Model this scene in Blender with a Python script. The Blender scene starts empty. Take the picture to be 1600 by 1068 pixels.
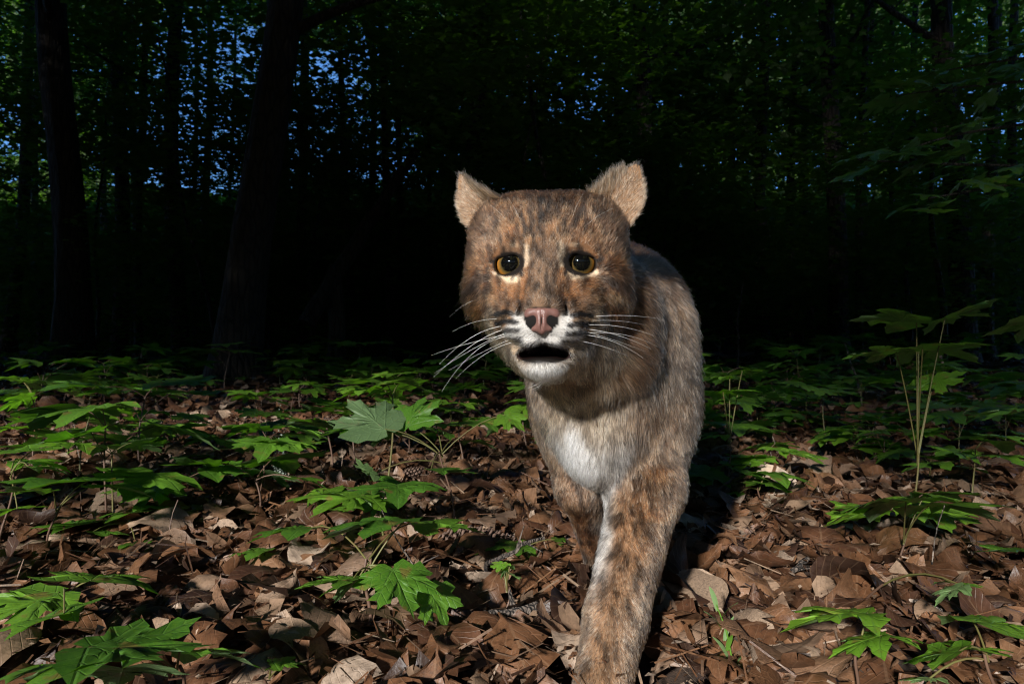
import bpy, math, random, os
import numpy as np
from mathutils import Vector, Matrix, noise
R = math.radians
rng = np.random.default_rng(7)
random.seed(7)
scene = bpy.context.scene
COL = scene.collection

# ------------------------------------------------------------------ camera
CAM_Z = 0.35
cam_d = bpy.data.cameras.new('camera')
cam_d.lens = 24.0
cam_d.sensor_width = 36.0
cam_d.clip_start = 0.02
cam_d.clip_end = 2000
cam = bpy.data.objects.new('camera', cam_d)
COL.objects.link(cam)
cam.location = (0, 0, CAM_Z)
cam.rotation_euler = (R(90), 0, 0)
cam_d.dof.use_dof = True
cam_d.dof.focus_distance = 0.68
cam_d.dof.aperture_fstop = 16
scene.camera = cam

# ------------------------------------------------------------------ sky and sun
SUN_EL, SUN_AZ = 22.0, 24.0            # elevation; azimuth left of straight behind the camera
world = bpy.data.worlds.new('World')
scene.world = world
world.use_nodes = True
wn = world.node_tree
wn.nodes.clear()
wo = wn.nodes.new('ShaderNodeOutputWorld')
bg = wn.nodes.new('ShaderNodeBackground')
sky = wn.nodes.new('ShaderNodeTexSky')
sky.sky_type = 'NISHITA'
sky.sun_disc = False
sky.sun_elevation = R(SUN_EL)
sky.sun_rotation = R(180 + SUN_AZ)
sky.air_density = 1.0
sky.dust_density = 0.2
sky.ozone_density = 9.0
bg.inputs['Strength'].default_value = 0.095
wn.links.new(sky.outputs[0], bg.inputs[0])
wn.links.new(bg.outputs[0], wo.inputs[0])
sun_d = bpy.data.lights.new('sun', 'SUN')
sun_d.energy = 4.8
sun_d.angle = R(3.0)
sun_d.color = (1.0, 0.965, 0.92)
sun = bpy.data.objects.new('sun', sun_d)
COL.objects.link(sun)
S_DIR = Vector((-math.sin(R(SUN_AZ)) * math.cos(R(SUN_EL)), -math.cos(R(SUN_AZ)) * math.cos(R(SUN_EL)), math.sin(R(SUN_EL))))
sun.rotation_euler = S_DIR.to_track_quat('Z', 'Y').to_euler()
sun.location = (-4, -6, 8)
scene.view_settings.view_transform = 'Standard'
scene.view_settings.look = 'None'
scene.view_settings.exposure = 1.1
scene.view_settings.gamma = 1.0
scene.view_settings.use_curve_mapping = False
scene.render.engine = 'CYCLES'
scene.cycles.use_denoising = True
scene.cycles.filter_width = 1.2
scene.cycles.max_bounces = 8
scene.cycles.diffuse_bounces = 3
scene.cycles.glossy_bounces = 2
scene.cycles.transmission_bounces = 6
scene.cycles.transparent_max_bounces = 8
SKIP = set()

# ------------------------------------------------------------------ helpers
def pix(px, py, Y):
    """photograph pixel (1600 wide) at depth Y metres -> world point, used to measure where things stand"""
    return Vector(((px - 800) / 1066.7 * Y, Y, CAM_Z - (py - 534) / 1066.7 * Y))

def tag(o, label=None, cat=None, group=None, kind=None):
    if label: o['label'] = label
    if cat: o['category'] = cat
    if group: o['group'] = group
    if kind: o['kind'] = kind
    return o

def link(o, parent=None):
    COL.objects.link(o)
    if parent is not None:
        o.parent = parent
    return o

def empty(name, loc=(0, 0, 0), rz=0.0, parent=None):
    o = bpy.data.objects.new(name, None)
    o.empty_display_size = 0.02
    o.location = loc
    o.rotation_euler = (0, 0, rz)
    return link(o, parent)

def mesh_np(name, verts, faces, mat=None, smooth=True, uv=None, mat_idx=None):
    """verts (n,3), faces: list or (m,k) array"""
    me = bpy.data.meshes.new(name)
    verts = np.asarray(verts, dtype=np.float32)
    if isinstance(faces, np.ndarray):
        k = faces.shape[1]
        me.vertices.add(len(verts)); me.vertices.foreach_set('co', verts.ravel())
        me.loops.add(faces.size); me.loops.foreach_set('vertex_index', faces.astype(np.int32).ravel())
        me.polygons.add(len(faces))
        me.polygons.foreach_set('loop_start', np.arange(0, faces.size, k, dtype=np.int32))
        me.update(calc_edges=True)
    else:
        me.from_pydata([tuple(v) for v in verts], [], faces)
        me.update()
    if smooth:
        me.polygons.foreach_set('use_smooth', np.ones(len(me.polygons), dtype=bool))
    if uv is not None:
        ul = me.uv_layers.new(name='UVMap')
        li = np.empty(len(me.loops), dtype=np.int32)
        me.loops.foreach_get('vertex_index', li)
        ul.data.foreach_set('uv', np.asarray(uv, dtype=np.float32)[li].ravel())
    if mat is not None:
        for m in (mat if isinstance(mat, (list, tuple)) else [mat]):
            me.materials.append(m)
    if mat_idx is not None:
        me.polygons.foreach_set('material_index', np.asarray(mat_idx, dtype=np.int32))
    return me

def obj(name, me, parent=None):
    return link(bpy.data.objects.new(name, me), parent)

def newmat(name):
    m = bpy.data.materials.new(name)
    m.use_nodes = True
    nt = m.node_tree
    nt.nodes.clear()
    out = nt.nodes.new('ShaderNodeOutputMaterial')
    return m, nt, out

def N(nt, typ, **kw):
    n = nt.nodes.new(typ)
    for k, v in kw.items():
        if k.startswith('i_'):
            n.inputs[k[2:]].default_value = v
        else:
            setattr(n, k, v)
    return n

def ramp(nt, fac, stops):
    r = nt.nodes.new('ShaderNodeValToRGB')
    cr = r.color_ramp
    while len(cr.elements) > 1:
        cr.elements.remove(cr.elements[-1])
    cr.elements[0].position = stops[0][0]; cr.elements[0].color = (*stops[0][1], 1)
    for p, c in stops[1:]:
        e = cr.elements.new(p); e.color = (*c, 1)
    nt.links.new(fac, r.inputs[0])
    return r.outputs[0]

def vmath(nt, op, a, b=None, c=None):
    n = nt.nodes.new('ShaderNodeMath'); n.operation = op
    for i, v in enumerate((a, b, c)):
        if v is None: continue
        if isinstance(v, (int, float)): n.inputs[i].default_value = v
        else: nt.links.new(v, n.inputs[i])
    return n.outputs[0]

def mixc(nt, fac, a, b, blend='MIX'):
    n = nt.nodes.new('ShaderNodeMix'); n.data_type = 'RGBA'; n.blend_type = blend
    for sock, v in ((n.inputs[0], fac), (n.inputs[6], a), (n.inputs[7], b)):
        if isinstance(v, (int, float)): sock.default_value = v
        elif isinstance(v, tuple): sock.default_value = (*v, 1) if len(v) == 3 else v
        else: nt.links.new(v, sock)
    return n.outputs[2]

def smooth01(x):
    x = np.clip(x, 0, 1)
    return x * x * (3 - 2 * x)

def ghgt(x, y):
    """ground height"""
    h = 0.018 * np.sin(x * 1.9 + 0.6) * np.cos(y * 1.3 + 0.4) + 0.012 * np.sin(x * 4.7 + y * 3.1)
    h = h * smooth01((np.hypot(np.asarray(x) - 0.1, np.asarray(y) - 0.9) - 0.4) / 1.2)
    far = np.clip(np.asarray(y) - 6.0, 0, None)
    h = h + 0.010 * far + 0.05 * np.sin(np.asarray(x) * 0.5) * smooth01((np.asarray(y) - 3) / 6)
    return h
def vn2(x, y, seed=0):
    """2-D value noise"""
    x = np.asarray(x, float); y = np.asarray(y, float)
    i, j = np.floor(x).astype(np.int64), np.floor(y).astype(np.int64)
    fx, fy = x - i, y - j; fx = fx * fx * (3 - 2 * fx); fy = fy * fy * (3 - 2 * fy)
    def h(a, b):
        v = (a * 374761393 + b * 668265263 + seed * 974634777) & 0xffffffff
        v = ((v ^ (v >> 13)) * 1274126177) & 0xffffffff
        return ((v ^ (v >> 16)) & 0xffff) / 65535.0
    return (h(i, j) * (1 - fx) + h(i + 1, j) * fx) * (1 - fy) + (h(i, j + 1) * (1 - fx) + h(i + 1, j + 1) * fx) * fy
# ------------------------------------------------------------------ materials for the wood
def litter_material():
    m, nt, out = newmat('dead_leaf')
    at = N(nt, 'ShaderNodeAttribute', attribute_name='tint')
    uv = N(nt, 'ShaderNodeUVMap')
    tc = N(nt, 'ShaderNodeTexCoord')
    base = ramp(nt, at.outputs['Fac'], [(0.0, (0.030, 0.014, 0.008)), (0.2, (0.066, 0.028, 0.013)), (0.4, (0.120, 0.055, 0.025)), (0.55, (0.170, 0.086, 0.042)),
                                        (0.68, (0.150, 0.098, 0.066)), (0.80, (0.21, 0.140, 0.092)), (0.92, (0.31, 0.225, 0.160)), (1.0, (0.40, 0.31, 0.24))])
    sp = N(nt, 'ShaderNodeSeparateXYZ'); nt.links.new(uv.outputs[0], sp.inputs[0])
    # midrib and side veins: u across (-1..1 stored 0..1), v along
    au = vmath(nt, 'ABSOLUTE', vmath(nt, 'MULTIPLY_ADD', sp.outputs[0], 2.0, -1.0))
    mid = vmath(nt, 'LESS_THAN', au, 0.05)
    w = vmath(nt, 'SINE', vmath(nt, 'MULTIPLY', vmath(nt, 'SUBTRACT', sp.outputs[1], vmath(nt, 'MULTIPLY', au, 0.14)), 62.0))
    side = vmath(nt, 'SMOOTH_MAX', vmath(nt, 'MULTIPLY_ADD', w, 1.0, -0.88), 0.0, 0.05)
    side = vmath(nt, 'MULTIPLY', side, 6.0)
    vein = vmath(nt, 'MINIMUM', vmath(nt, 'ADD', mid, side), 1.0)
    ns = N(nt, 'ShaderNodeTexNoise'); ns.inputs['Scale'].default_value = 45; ns.inputs['Detail'].default_value = 6; ns.inputs['Roughness'].default_value = 0.7
    nt.links.new(tc.outputs['Object'], ns.inputs[0])
    n2 = N(nt, 'ShaderNodeTexNoise'); n2.inputs['Scale'].default_value = 260; n2.inputs['Detail'].default_value = 4
    nt.links.new(tc.outputs['Object'], n2.inputs[0])
    mott = ramp(nt, ns.outputs[0], [(0.30, (0.38, 0.36, 0.34)), (0.48, (0.85, 0.83, 0.80)), (0.62, (1.15, 1.1, 1.05)), (0.75, (0.7, 0.66, 0.62))])
    c = mixc(nt, 1.0, base, mott, 'MULTIPLY')
    c = mixc(nt, vmath(nt, 'MULTIPLY', vein, 0.16), c, (0.34, 0.22, 0.13))
    sn = vmath(nt, 'GREATER_THAN', n2.outputs[0], 0.66)
    c = mixc(nt, vmath(nt, 'MULTIPLY', sn, 0.55), c, (0.03, 0.018, 0.012))
    p = N(nt, 'ShaderNodeBsdfPrincipled')
    nt.links.new(c, p.inputs['Base Color'])
    nt.links.new(vmath(nt, 'MULTIPLY_ADD', ns.outputs[0], 0.55, 0.22), p.inputs['Roughness'])
    p.inputs['Specular IOR Level'].default_value = 0.45
    h = vmath(nt, 'ADD', vmath(nt, 'MULTIPLY', vein, 0.5), vmath(nt, 'MULTIPLY', n2.outputs[0], 0.8))
    b = N(nt, 'ShaderNodeBump'); b.inputs['Strength'].default_value = 0.7; b.inputs['Distance'].default_value = 0.0012
    nt.links.new(h, b.inputs['Height']); nt.links.new(b.outputs[0], p.inputs['Normal'])
    tr = N(nt, 'ShaderNodeBsdfTranslucent'); nt.links.new(c, tr.inputs[0])
    mx = N(nt, 'ShaderNodeMixShader'); mx.inputs[0].default_value = 0.18
    nt.links.new(p.outputs[0], mx.inputs[1]); nt.links.new(tr.outputs[0], mx.inputs[2])
    nt.links.new(mx.outputs[0], out.inputs[0])
    return m

def green_leaf_material(name, dark=(0.040, 0.125, 0.013), light=(0.115, 0.235, 0.018), veins=True, trans=0.35, rough=0.42):
    m, nt, out = newmat(name)
    oi = N(nt, 'ShaderNodeObjectInfo')
    geo = N(nt, 'ShaderNodeNewGeometry')
    tc = N(nt, 'ShaderNodeTexCoord')
    ns = N(nt, 'ShaderNodeTexNoise'); ns.inputs['Scale'].default_value = 30 if veins else 1.7; ns.inputs['Detail'].default_value = 4
    nt.links.new(tc.outputs['Object'], ns.inputs[0])
    f = vmath(nt, 'ADD', vmath(nt, 'MULTIPLY', oi.outputs['Random'], 0.55), vmath(nt, 'MULTIPLY_ADD', ns.outputs[0], 1.3, -0.40))
    if not veins:
        f = vmath(nt, 'ADD', vmath(nt, 'MULTIPLY', geo.outputs['Random Per Island'], 0.3), vmath(nt, 'MULTIPLY', f, 0.5))
    cl = N(nt, 'ShaderNodeClamp'); nt.links.new(f, cl.inputs[0]); f = cl.outputs[0]
    c = mixc(nt, f, dark, light)
    p = N(nt, 'ShaderNodeBsdfPrincipled')
    if veins:
        uv = N(nt, 'ShaderNodeUVMap')
        sp = N(nt, 'ShaderNodeSeparateXYZ'); nt.links.new(uv.outputs[0], sp.inputs[0])
        x, y = sp.outputs[0], sp.outputs[1]
        r = vmath(nt, 'SQRT', vmath(nt, 'ADD', vmath(nt, 'MULTIPLY', x, x), vmath(nt, 'MULTIPLY', y, y)))
        ang = vmath(nt, 'ARCTAN2', vmath(nt, 'ABSOLUTE', x), y)
        dm = None; lat = None
        for a0 in (0.0, 0.73, 1.33):
            dd = vmath(nt, 'SUBTRACT', ang, a0)
            d = vmath(nt, 'ABSOLUTE', vmath(nt, 'MULTIPLY', r, vmath(nt, 'SINE', dd)))
            al = vmath(nt, 'MULTIPLY', r, vmath(nt, 'COSINE', dd))
            ph = vmath(nt, 'MULTIPLY', vmath(nt, 'SUBTRACT', al, vmath(nt, 'MULTIPLY', d, 1.0)), 34.0)
            if dm is None: dm = d; lat = ph
            else:
                lt = vmath(nt, 'LESS_THAN', d, dm)
                lat = vmath(nt, 'ADD', vmath(nt, 'MULTIPLY', ph, lt), vmath(nt, 'MULTIPLY', lat, vmath(nt, 'SUBTRACT', 1.0, lt)))
                dm = vmath(nt, 'MINIMUM', dm, d)
        main = vmath(nt, 'SUBTRACT', 1.0, vmath(nt, 'MINIMUM', vmath(nt, 'MULTIPLY', dm, 55.0), 1.0))
        side = vmath(nt, 'MULTIPLY', vmath(nt, 'MAXIMUM', vmath(nt, 'MULTIPLY_ADD', vmath(nt, 'SINE', lat), 1.0, -0.86), 0.0), 6.0)
        vein = vmath(nt, 'MINIMUM', vmath(nt, 'ADD', main, vmath(nt, 'MULTIPLY', side, 0.7)), 1.0)
        c = mixc(nt, vmath(nt, 'MULTIPLY', vein, 0.35), c, (0.11, 0.21, 0.045))
        nb = N(nt, 'ShaderNodeTexNoise'); nb.inputs['Scale'].default_value = 220
        nt.links.new(tc.outputs['Object'], nb.inputs[0])
        sp2 = vmath(nt, 'GREATER_THAN', nb.outputs[0], 0.70)
        c = mixc(nt, vmath(nt, 'MULTIPLY', sp2, 0.5), c, (0.10, 0.075, 0.02))
        b = N(nt, 'ShaderNodeBump'); b.inputs['Strength'].default_value = 0.6; b.inputs['Distance'].default_value = 0.0010
        nt.links.new(vmath(nt, 'SUBTRACT', vmath(nt, 'MULTIPLY', nb.outputs[0], 0.3), vein), b.inputs['Height'])
        nt.links.new(b.outputs[0], p.inputs['Normal'])
    if veins:
        nh_ = N(nt, 'ShaderNodeTexNoise'); nh_.inputs['Scale'].default_value = 3.2; nh_.inputs['Detail'].default_value = 5
        va = N(nt, 'ShaderNodeVectorMath', operation='ADD'); nt.links.new(tc.outputs['Object'], va.inputs[0]); nt.links.new(oi.outputs['Location'], va.inputs[1])
        nt.links.new(va.outputs[0], nh_.inputs[0])
        br = N(nt, 'ShaderNodeMapRange'); br.inputs[1].default_value = 0.60; br.inputs[2].default_value = 0.68; nt.links.new(nh_.outputs[0], br.inputs[0])
        c = mixc(nt, vmath(nt, 'MULTIPLY', br.outputs[0], 0.75), c, (0.16, 0.115, 0.03))
    under = mixc(nt, 0.55, c, (0.17, 0.23, 0.14))
    cc = mixc(nt, geo.outputs['Backfacing'], c, under)
    nt.links.new(cc, p.inputs['Base Color'])
    p.inputs['Roughness'].default_value = rough
    p.inputs['Specular IOR Level'].default_value = 0.4
    tr = N(nt, 'ShaderNodeBsdfTranslucent')
    nt.links.new(mixc(nt, 1.0, c, (1.5, 1.9, 0.6), 'MULTIPLY'), tr.inputs[0])
    mx = N(nt, 'ShaderNodeMixShader'); mx.inputs[0].default_value = trans
    nt.links.new(p.outputs[0], mx.inputs[1]); nt.links.new(tr.outputs[0], mx.inputs[2])
    nt.links.new(mx.outputs[0], out.inputs[0])
    return m

def bark_material(name, c0, c1, scale=7.0):
    m, nt, out = newmat(name)
    tc = N(nt, 'ShaderNodeTexCoord')
    mp = N(nt, 'ShaderNodeMapping'); mp.inputs['Scale'].default_value = (scale, scale, scale * 0.22)
    nt.links.new(tc.outputs['Object'], mp.inputs[0])
    ns = N(nt, 'ShaderNodeTexNoise'); ns.inputs['Scale'].default_value = 2.2; ns.inputs['Detail'].default_value = 7; ns.inputs['Roughness'].default_value = 0.65
    nt.links.new(mp.outputs[0], ns.inputs[0])
    vo = N(nt, 'ShaderNodeTexVoronoi', feature='DISTANCE_TO_EDGE'); vo.inputs['Scale'].default_value = 3.0
    nt.links.new(mp.outputs[0], vo.inputs[0])
    c = mixc(nt, ns.outputs[0], c0, c1)
    c = mixc(nt, vmath(nt, 'MINIMUM', vmath(nt, 'MULTIPLY', vo.outputs['Distance'], 7.0), 1.0), tuple(v * 0.35 for v in c0), c)
    p = N(nt, 'ShaderNodeBsdfPrincipled'); nt.links.new(c, p.inputs['Base Color']); p.inputs['Roughness'].default_value = 0.9
    b = N(nt, 'ShaderNodeBump'); b.inputs['Strength'].default_value = 0.9; b.inputs['Distance'].default_value = 0.02
    nt.links.new(vmath(nt, 'ADD', vmath(nt, 'MINIMUM', vmath(nt, 'MULTIPLY', vo.outputs['Distance'], 4.0), 1.0), ns.outputs[0]), b.inputs['Height'])
    nt.links.new(b.outputs[0], p.inputs['Normal'])
    nt.links.new(p.outputs[0], out.inputs[0])
    return m

M_LIT = litter_material()
M_GREEN = green_leaf_material('maple_leaf_green')
M_YGREEN = green_leaf_material('young_leaf_green', (0.080, 0.200, 0.016), (0.160, 0.310, 0.024))  # also paints in the light on three left-edge seedlings
M_CROWN = green_leaf_material('tree_foliage', (0.032, 0.074, 0.010), (0.105, 0.180, 0.022), veins=False, trans=0.5, rough=0.6)
M_BARK = bark_material('tree_bark', (0.020, 0.015, 0.012), (0.048, 0.037, 0.030))
M_TWIG = bark_material('twig_bark', (0.075, 0.055, 0.042), (0.20, 0.16, 0.13), 60.0)
M_PALE = bark_material('pale_dead_wood', (0.26, 0.20, 0.155), (0.45, 0.37, 0.30), 60.0)
def soil_material():
    m, nt, out = newmat('forest_soil')
    tc = N(nt, 'ShaderNodeTexCoord')
    ns = N(nt, 'ShaderNodeTexNoise'); ns.inputs['Scale'].default_value = 14; ns.inputs['Detail'].default_value = 9; ns.inputs['Roughness'].default_value = 0.72
    nt.links.new(tc.outputs['Object'], ns.inputs[0])
    c = ramp(nt, ns.outputs[0], [(0.3, (0.016, 0.009, 0.005)), (0.5, (0.048, 0.026, 0.014)), (0.68, (0.095, 0.052, 0.028))])
    p = N(nt, 'ShaderNodeBsdfPrincipled'); nt.links.new(c, p.inputs['Base Color']); p.inputs['Roughness'].default_value = 0.95
    b = N(nt, 'ShaderNodeBump'); b.inputs['Strength'].default_value = 1.0; b.inputs['Distance'].default_value = 0.03
    nt.links.new(ns.outputs[0], b.inputs['Height']); nt.links.new(b.outputs[0], p.inputs['Normal'])
    nt.links.new(p.outputs[0], out.inputs[0])
    return m
M_SOIL = soil_material()

# ------------------------------------------------------------------ ground sheet
def axis_grow(lo, hi, c0, c1, st):
    a = list(np.arange(c0, c1, st)); d = st
    while a[-1] < hi: d *= 1.18; a.append(a[-1] + d)
    b = [c0]; d = st
    while b[-1] > lo: d *= 1.18; b.append(b[-1] - d)
    return np.array(b[:0:-1] + a)
gx = axis_grow(-300, 300, -4, 4, 0.09); gy = axis_grow(-60, 500, -0.6, 7, 0.09)
GXX, GYY = np.meshgrid(gx, gy)
gz = ghgt(GXX, np.clip(GYY, None, 60)) + 0.006 * np.sin(GXX * 23) * np.cos(GYY * 19)
nxg, nyg = len(gx), len(gy)
ii = np.arange(nxg * nyg).reshape(nyg, nxg)
gq = np.stack([ii[:-1, :-1], ii[:-1, 1:], ii[1:, 1:], ii[1:, :-1]], -1).reshape(-1, 4)
ground = obj('forest_floor', mesh_np('forest_floor', np.stack([GXX, GYY, gz], -1).reshape(-1, 3), gq, M_SOIL))
tag(ground, 'dark forest floor under a carpet of dead leaves', kind='structure')
# ------------------------------------------------------------------ trees
def tube_path(pts, radii, sides=10, seed=0, rough=0.06, flare=0.0):
    """bark tube along a path; returns verts, quads"""
    g = np.random.default_rng(seed)
    pts = np.asarray(pts, float); n = len(pts)
    tan = np.gradient(pts, axis=0); tan /= np.linalg.norm(tan, axis=1)[:, None] + 1e-12
    ref = np.array([1.0, 0.05, 0.0]) if abs(tan[0][2]) > 0.6 else np.array([0.0, 0.0, 1.0])
    ph = g.random(4) * 6.28
    V = []
    for i in range(n):
        a = np.cross(tan[i], ref); a /= np.linalg.norm(a) + 1e-12; b = np.cross(tan[i], a)
        t = np.linspace(0, 2 * math.pi, sides, endpoint=False)
        rr = radii[i] * (1 + rough * np.sin(3 * t + ph[0] + i * 0.4) + rough * 0.7 * np.sin(5 * t + ph[1] - i * 0.7) + g.normal(0, rough * 0.35, sides))
        V.append(pts[i] + (a[None] * np.cos(t)[:, None] + b[None] * np.sin(t)[:, None]) * rr[:, None])
    V = np.concatenate(V)
    k = np.arange(sides); k1 = (k + 1) % sides
    Q = np.concatenate([np.stack([i * sides + k, i * sides + k1, (i + 1) * sides + k1, (i + 1) * sides + k], 1) for i in range(n - 1)])
    return V, Q

def merge(parts):
    off = 0; Vs, Qs = [], []
    for V, Q in parts:
        Vs.append(V); Qs.append(Q + off); off += len(V)
    return np.concatenate(Vs), np.concatenate(Qs)

def leaf_sprays(nclu, nleaf, rad, size, seed, flat=0.35, spray=0.55, shell=0.35):
    """many small pointed leaves grouped in flattish sprays inside an ellipsoid"""
    g = np.random.default_rng(seed)
    d = g.normal(0, 1, (nclu, 3)); d /= np.linalg.norm(d, axis=1)[:, None]
    r = (shell + (1 - shell) * g.random(nclu)) ** 0.6
    C = d * r[:, None] * np.array(rad)
    C = np.repeat(C, nleaf, 0); n = len(C)
    slope = np.repeat(g.normal(0, 0.25, (nclu, 2)), nleaf, 0)
    rr = np.sqrt(g.random(n)) * spray * np.repeat(0.6 + 0.8 * g.random(nclu), nleaf); th = g.random(n) * 6.283
    ox, oy = rr * np.cos(th), rr * np.sin(th)
    P = C + np.stack([ox, oy, ox * slope[:, 0] + oy * slope[:, 1] + g.normal(0, 0.05, n) - 0.25 * rr ** 2], 1)
    yaw = g.random(n) * 6.283; s = size * (0.6 + 0.7 * g.random(n))
    nz = np.stack([g.normal(0, flat, n), g.normal(0, flat, n), np.ones(n)], 1); nz /= np.linalg.norm(nz, axis=1)[:, None]
    f = np.stack([np.cos(yaw), np.sin(yaw), np.zeros(n)], 1); f -= nz * np.sum(f * nz, 1)[:, None]; f /= np.linalg.norm(f, axis=1)[:, None]
    sd = np.cross(nz, f)
    # a lobed leaf: five points
    T = np.array([(-0.5, 0), (-0.15, 0.52), (0.12, 0.22), (0.55, 0.0), (0.12, -0.22), (-0.15, -0.52)])
    zz = np.array([0.0, -0.10, 0.03, -0.14, 0.03, -0.10])
    V = P[:, None, :] + (f[:, None, :] * T[None, :, 0:1] + sd[:, None, :] * T[None, :, 1:2] + nz[:, None, :] * zz[None, :, None]) * s[:, None, None]
    V = V.reshape(-1, 3)
    b = np.arange(n)[:, None] * 6
    Q = np.concatenate([b + np.array([[0, 1, 2, 5]]) * 0 + np.array([[0, 4, 2, 1]]), b + np.array([[0, 5, 4, 4]])[:, :4] * 1], 0) if False else None
    tri = np.concatenate([b + np.array([[0, 2, 1]]), b + np.array([[0, 3, 2]]), b + np.array([[0, 4, 3]]), b + np.array([[0, 5, 4]])], 0)
    return V, tri


CROWNS = []
for k in range(5):
    V, T = leaf_sprays(150, 46, (1.0, 1.0, 1.0) if k < 3 else (1.0, 1.0, 1.25), 0.0, 40 + k) if False else leaf_sprays(85, 40, (2.4, 2.4, 2.4), 0.105, 40 + k, spray=0.6)
    CROWNS.append(mesh_np('crown', V, T, M_CROWN, smooth=False))
SPRAYS = []
for k in range(3):
    V, T = leaf_sprays(70, 34, (1.3, 1.3, 1.5), 0.085, 60 + k, spray=0.42)
    SPRAYS.append(mesh_np('foliage', V, T, M_CROWN, smooth=False))
BIG = []
for k in range(2):
    V, T = leaf_sprays(420, 34, (4.6, 4.6, 4.6), 0.24, 80 + k, spray=1.1, shell=0.15)
    BIG.append(mesh_np('crown', V, T, M_CROWN, smooth=False))

def tree(X, Y, dia, lean=(0, 0), height=14.0, crowns=(), label='', seed=0, limbs=3, name='tree', cat='tree', group='trees of the dark wood', bend=0.0, sides=12, mats=None):
    g = np.random.default_rng(seed)
    z0 = float(ghgt(X, Y)) - 0.1
    root = empty(name, (X, Y, z0))
    tag(root, label, cat, group)
    n = 22
    t = np.linspace(0, 1, n)
    z = height * t ** 1.15
    amp = dia * 0.5
    px_ = lean[0] * z + bend * np.sin(t * 3.14) + amp * 0.5 * np.sin(z * 0.9 + g.random() * 6)
    py_ = lean[1] * z + amp * 0.4 * np.sin(z * 0.7 + g.random() * 6)
    pts = np.stack([px_, py_, z], 1)
    rad = dia * 0.5 * (1 - 0.62 * t) * (1 + 0.75 * np.exp(-z / (dia * 0.9)))
    parts = [tube_path(pts, rad, sides, seed)]
    bp = []
    for k in range(limbs):
        i = int(n * (0.35 + 0.5 * k / max(1, limbs))) ; b0 = pts[min(i, n - 1)]
        a = g.random() * 6.28; L = 1.2 + 1.6 * g.random()
        q = np.linspace(0, 1, 8)[:, None]
        pp = b0 + np.array([math.cos(a), math.sin(a) * 0.6, 0])[None] * q * L + np.array([0, 0, 1.0])[None] * (q ** 1.5) * L * (0.2 + 0.6 * g.random()) + g.normal(0, 0.03, (8, 3)) * q
        bp.append(tube_path(pp, dia * 0.16 * (1 - 0.8 * q[:, 0]), 6, seed + k))
    tr = obj('trunk', mesh_np('trunk', *parts[0], M_BARK), root)
    if bp:
        for V, Q in bp:
            obj('limb', mesh_np('limb', V, Q, M_BARK), tr)
    for k, (dx, dy, dz, sc) in enumerate(crowns):
        me = CROWNS[int(g.integers(0, len(CROWNS)))]
        c = obj('crown', me, root)
        i = int(np.argmin(np.abs(z - dz)))
        c.location = (px_[i] + dx, py_[i] + dy, dz)
        sc = sc if isinstance(sc, tuple) else (sc, sc, sc * 0.8)
        c.scale = sc; c.rotation_euler = (g.normal(0, 0.15), g.normal(0, 0.15), g.random() * 6.28)
    return root
# (photo x at eye height of the wood, trunk width in photo pixels, distance, lean, label)
TR = [
    (97, 52, 7.5, 0.00, 'thick straight trunk standing nearest the far left edge of the wood'),
    (186, 24, 10.5, 0.01, 'straight dark trunk just right of the thick far left trunk'),
    (210, 15, 14, -0.01, 'thin trunk close behind the second trunk from the left'),
    (276, 26, 9.5, -0.005, 'straight mid-sized trunk halfway between the left edge and the big leaning tree'),
    (30, 20, 12, 0.08, 'slim leaning trunk by the left edge of the wood'),
    (322, 14, 15, 0.02, 'thin trunk left of the big leaning tree, under the sky gaps'),
    (474, 17, 11, -0.01, 'slender straight trunk just right of the big leaning tree'),
    (436, 12, 13, 0.02, 'thin sapling trunk tight behind the big leaning tree'),
    (607, 14, 9.5, -0.05, 'slim wavy trunk rising through the leaning fallen trunk'),
    (624, 12, 11, -0.02, 'thin dark trunk right beside the slim wavy trunk'),
    (748, 34, 9.0, -0.012, 'broad dark trunk rising straight behind the bobcat left ear tip'),
    (802, 14, 13, 0.0, 'thin trunk behind the middle of the bobcat head'),
    (846, 17, 12, 0.0, 'thin straight trunk above the bobcat forehead'),
    (896, 19, 11, 0.0, 'straight trunk with sky gap on its left, above the bobcat brow'),
    (965, 18, 10.5, 0.0, 'straight trunk with bright sky gap beside it, left of the bobcat right ear'),
    (1001, 27, 8.5, -0.005, 'dark straight trunk directly behind the upright ear of the bobcat'),
    (1075, 10, 14, 0.01, 'thin pole trunk right of the trunk behind the ear'),
    (1142, 11, 13, 0.0, 'thin pole trunk above the back of the bobcat'),
    (1192, 20, 10.5, 0.0, 'mid-sized trunk right of the bobcat back'),
    (1236, 15, 12, 0.035, 'slim leaning trunk right of the mid-sized trunk'),
    (1262, 12, 14, -0.03, 'thin trunk crossing behind the slim leaning trunk'),
    (1302, 30, 9.0, -0.01, 'broad dark trunk left of the hanging maple boughs'),
    (1352, 14, 11, 0.03, 'slim trunk seen behind the hanging maple boughs'),
    (1425, 12, 12, 0.02, 'thin trunk between the hanging boughs and the thick right trunk'),
    (1488, 38, 8.0, -0.012, 'thick trunk rising behind the hanging maple boughs at the right'),
    (1548, 20, 10, 0.0, 'mid-sized trunk right of the thick right trunk'),
    (1583, 16, 11, 0.01, 'narrow trunk at the far right edge of the wood'),
]
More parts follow.
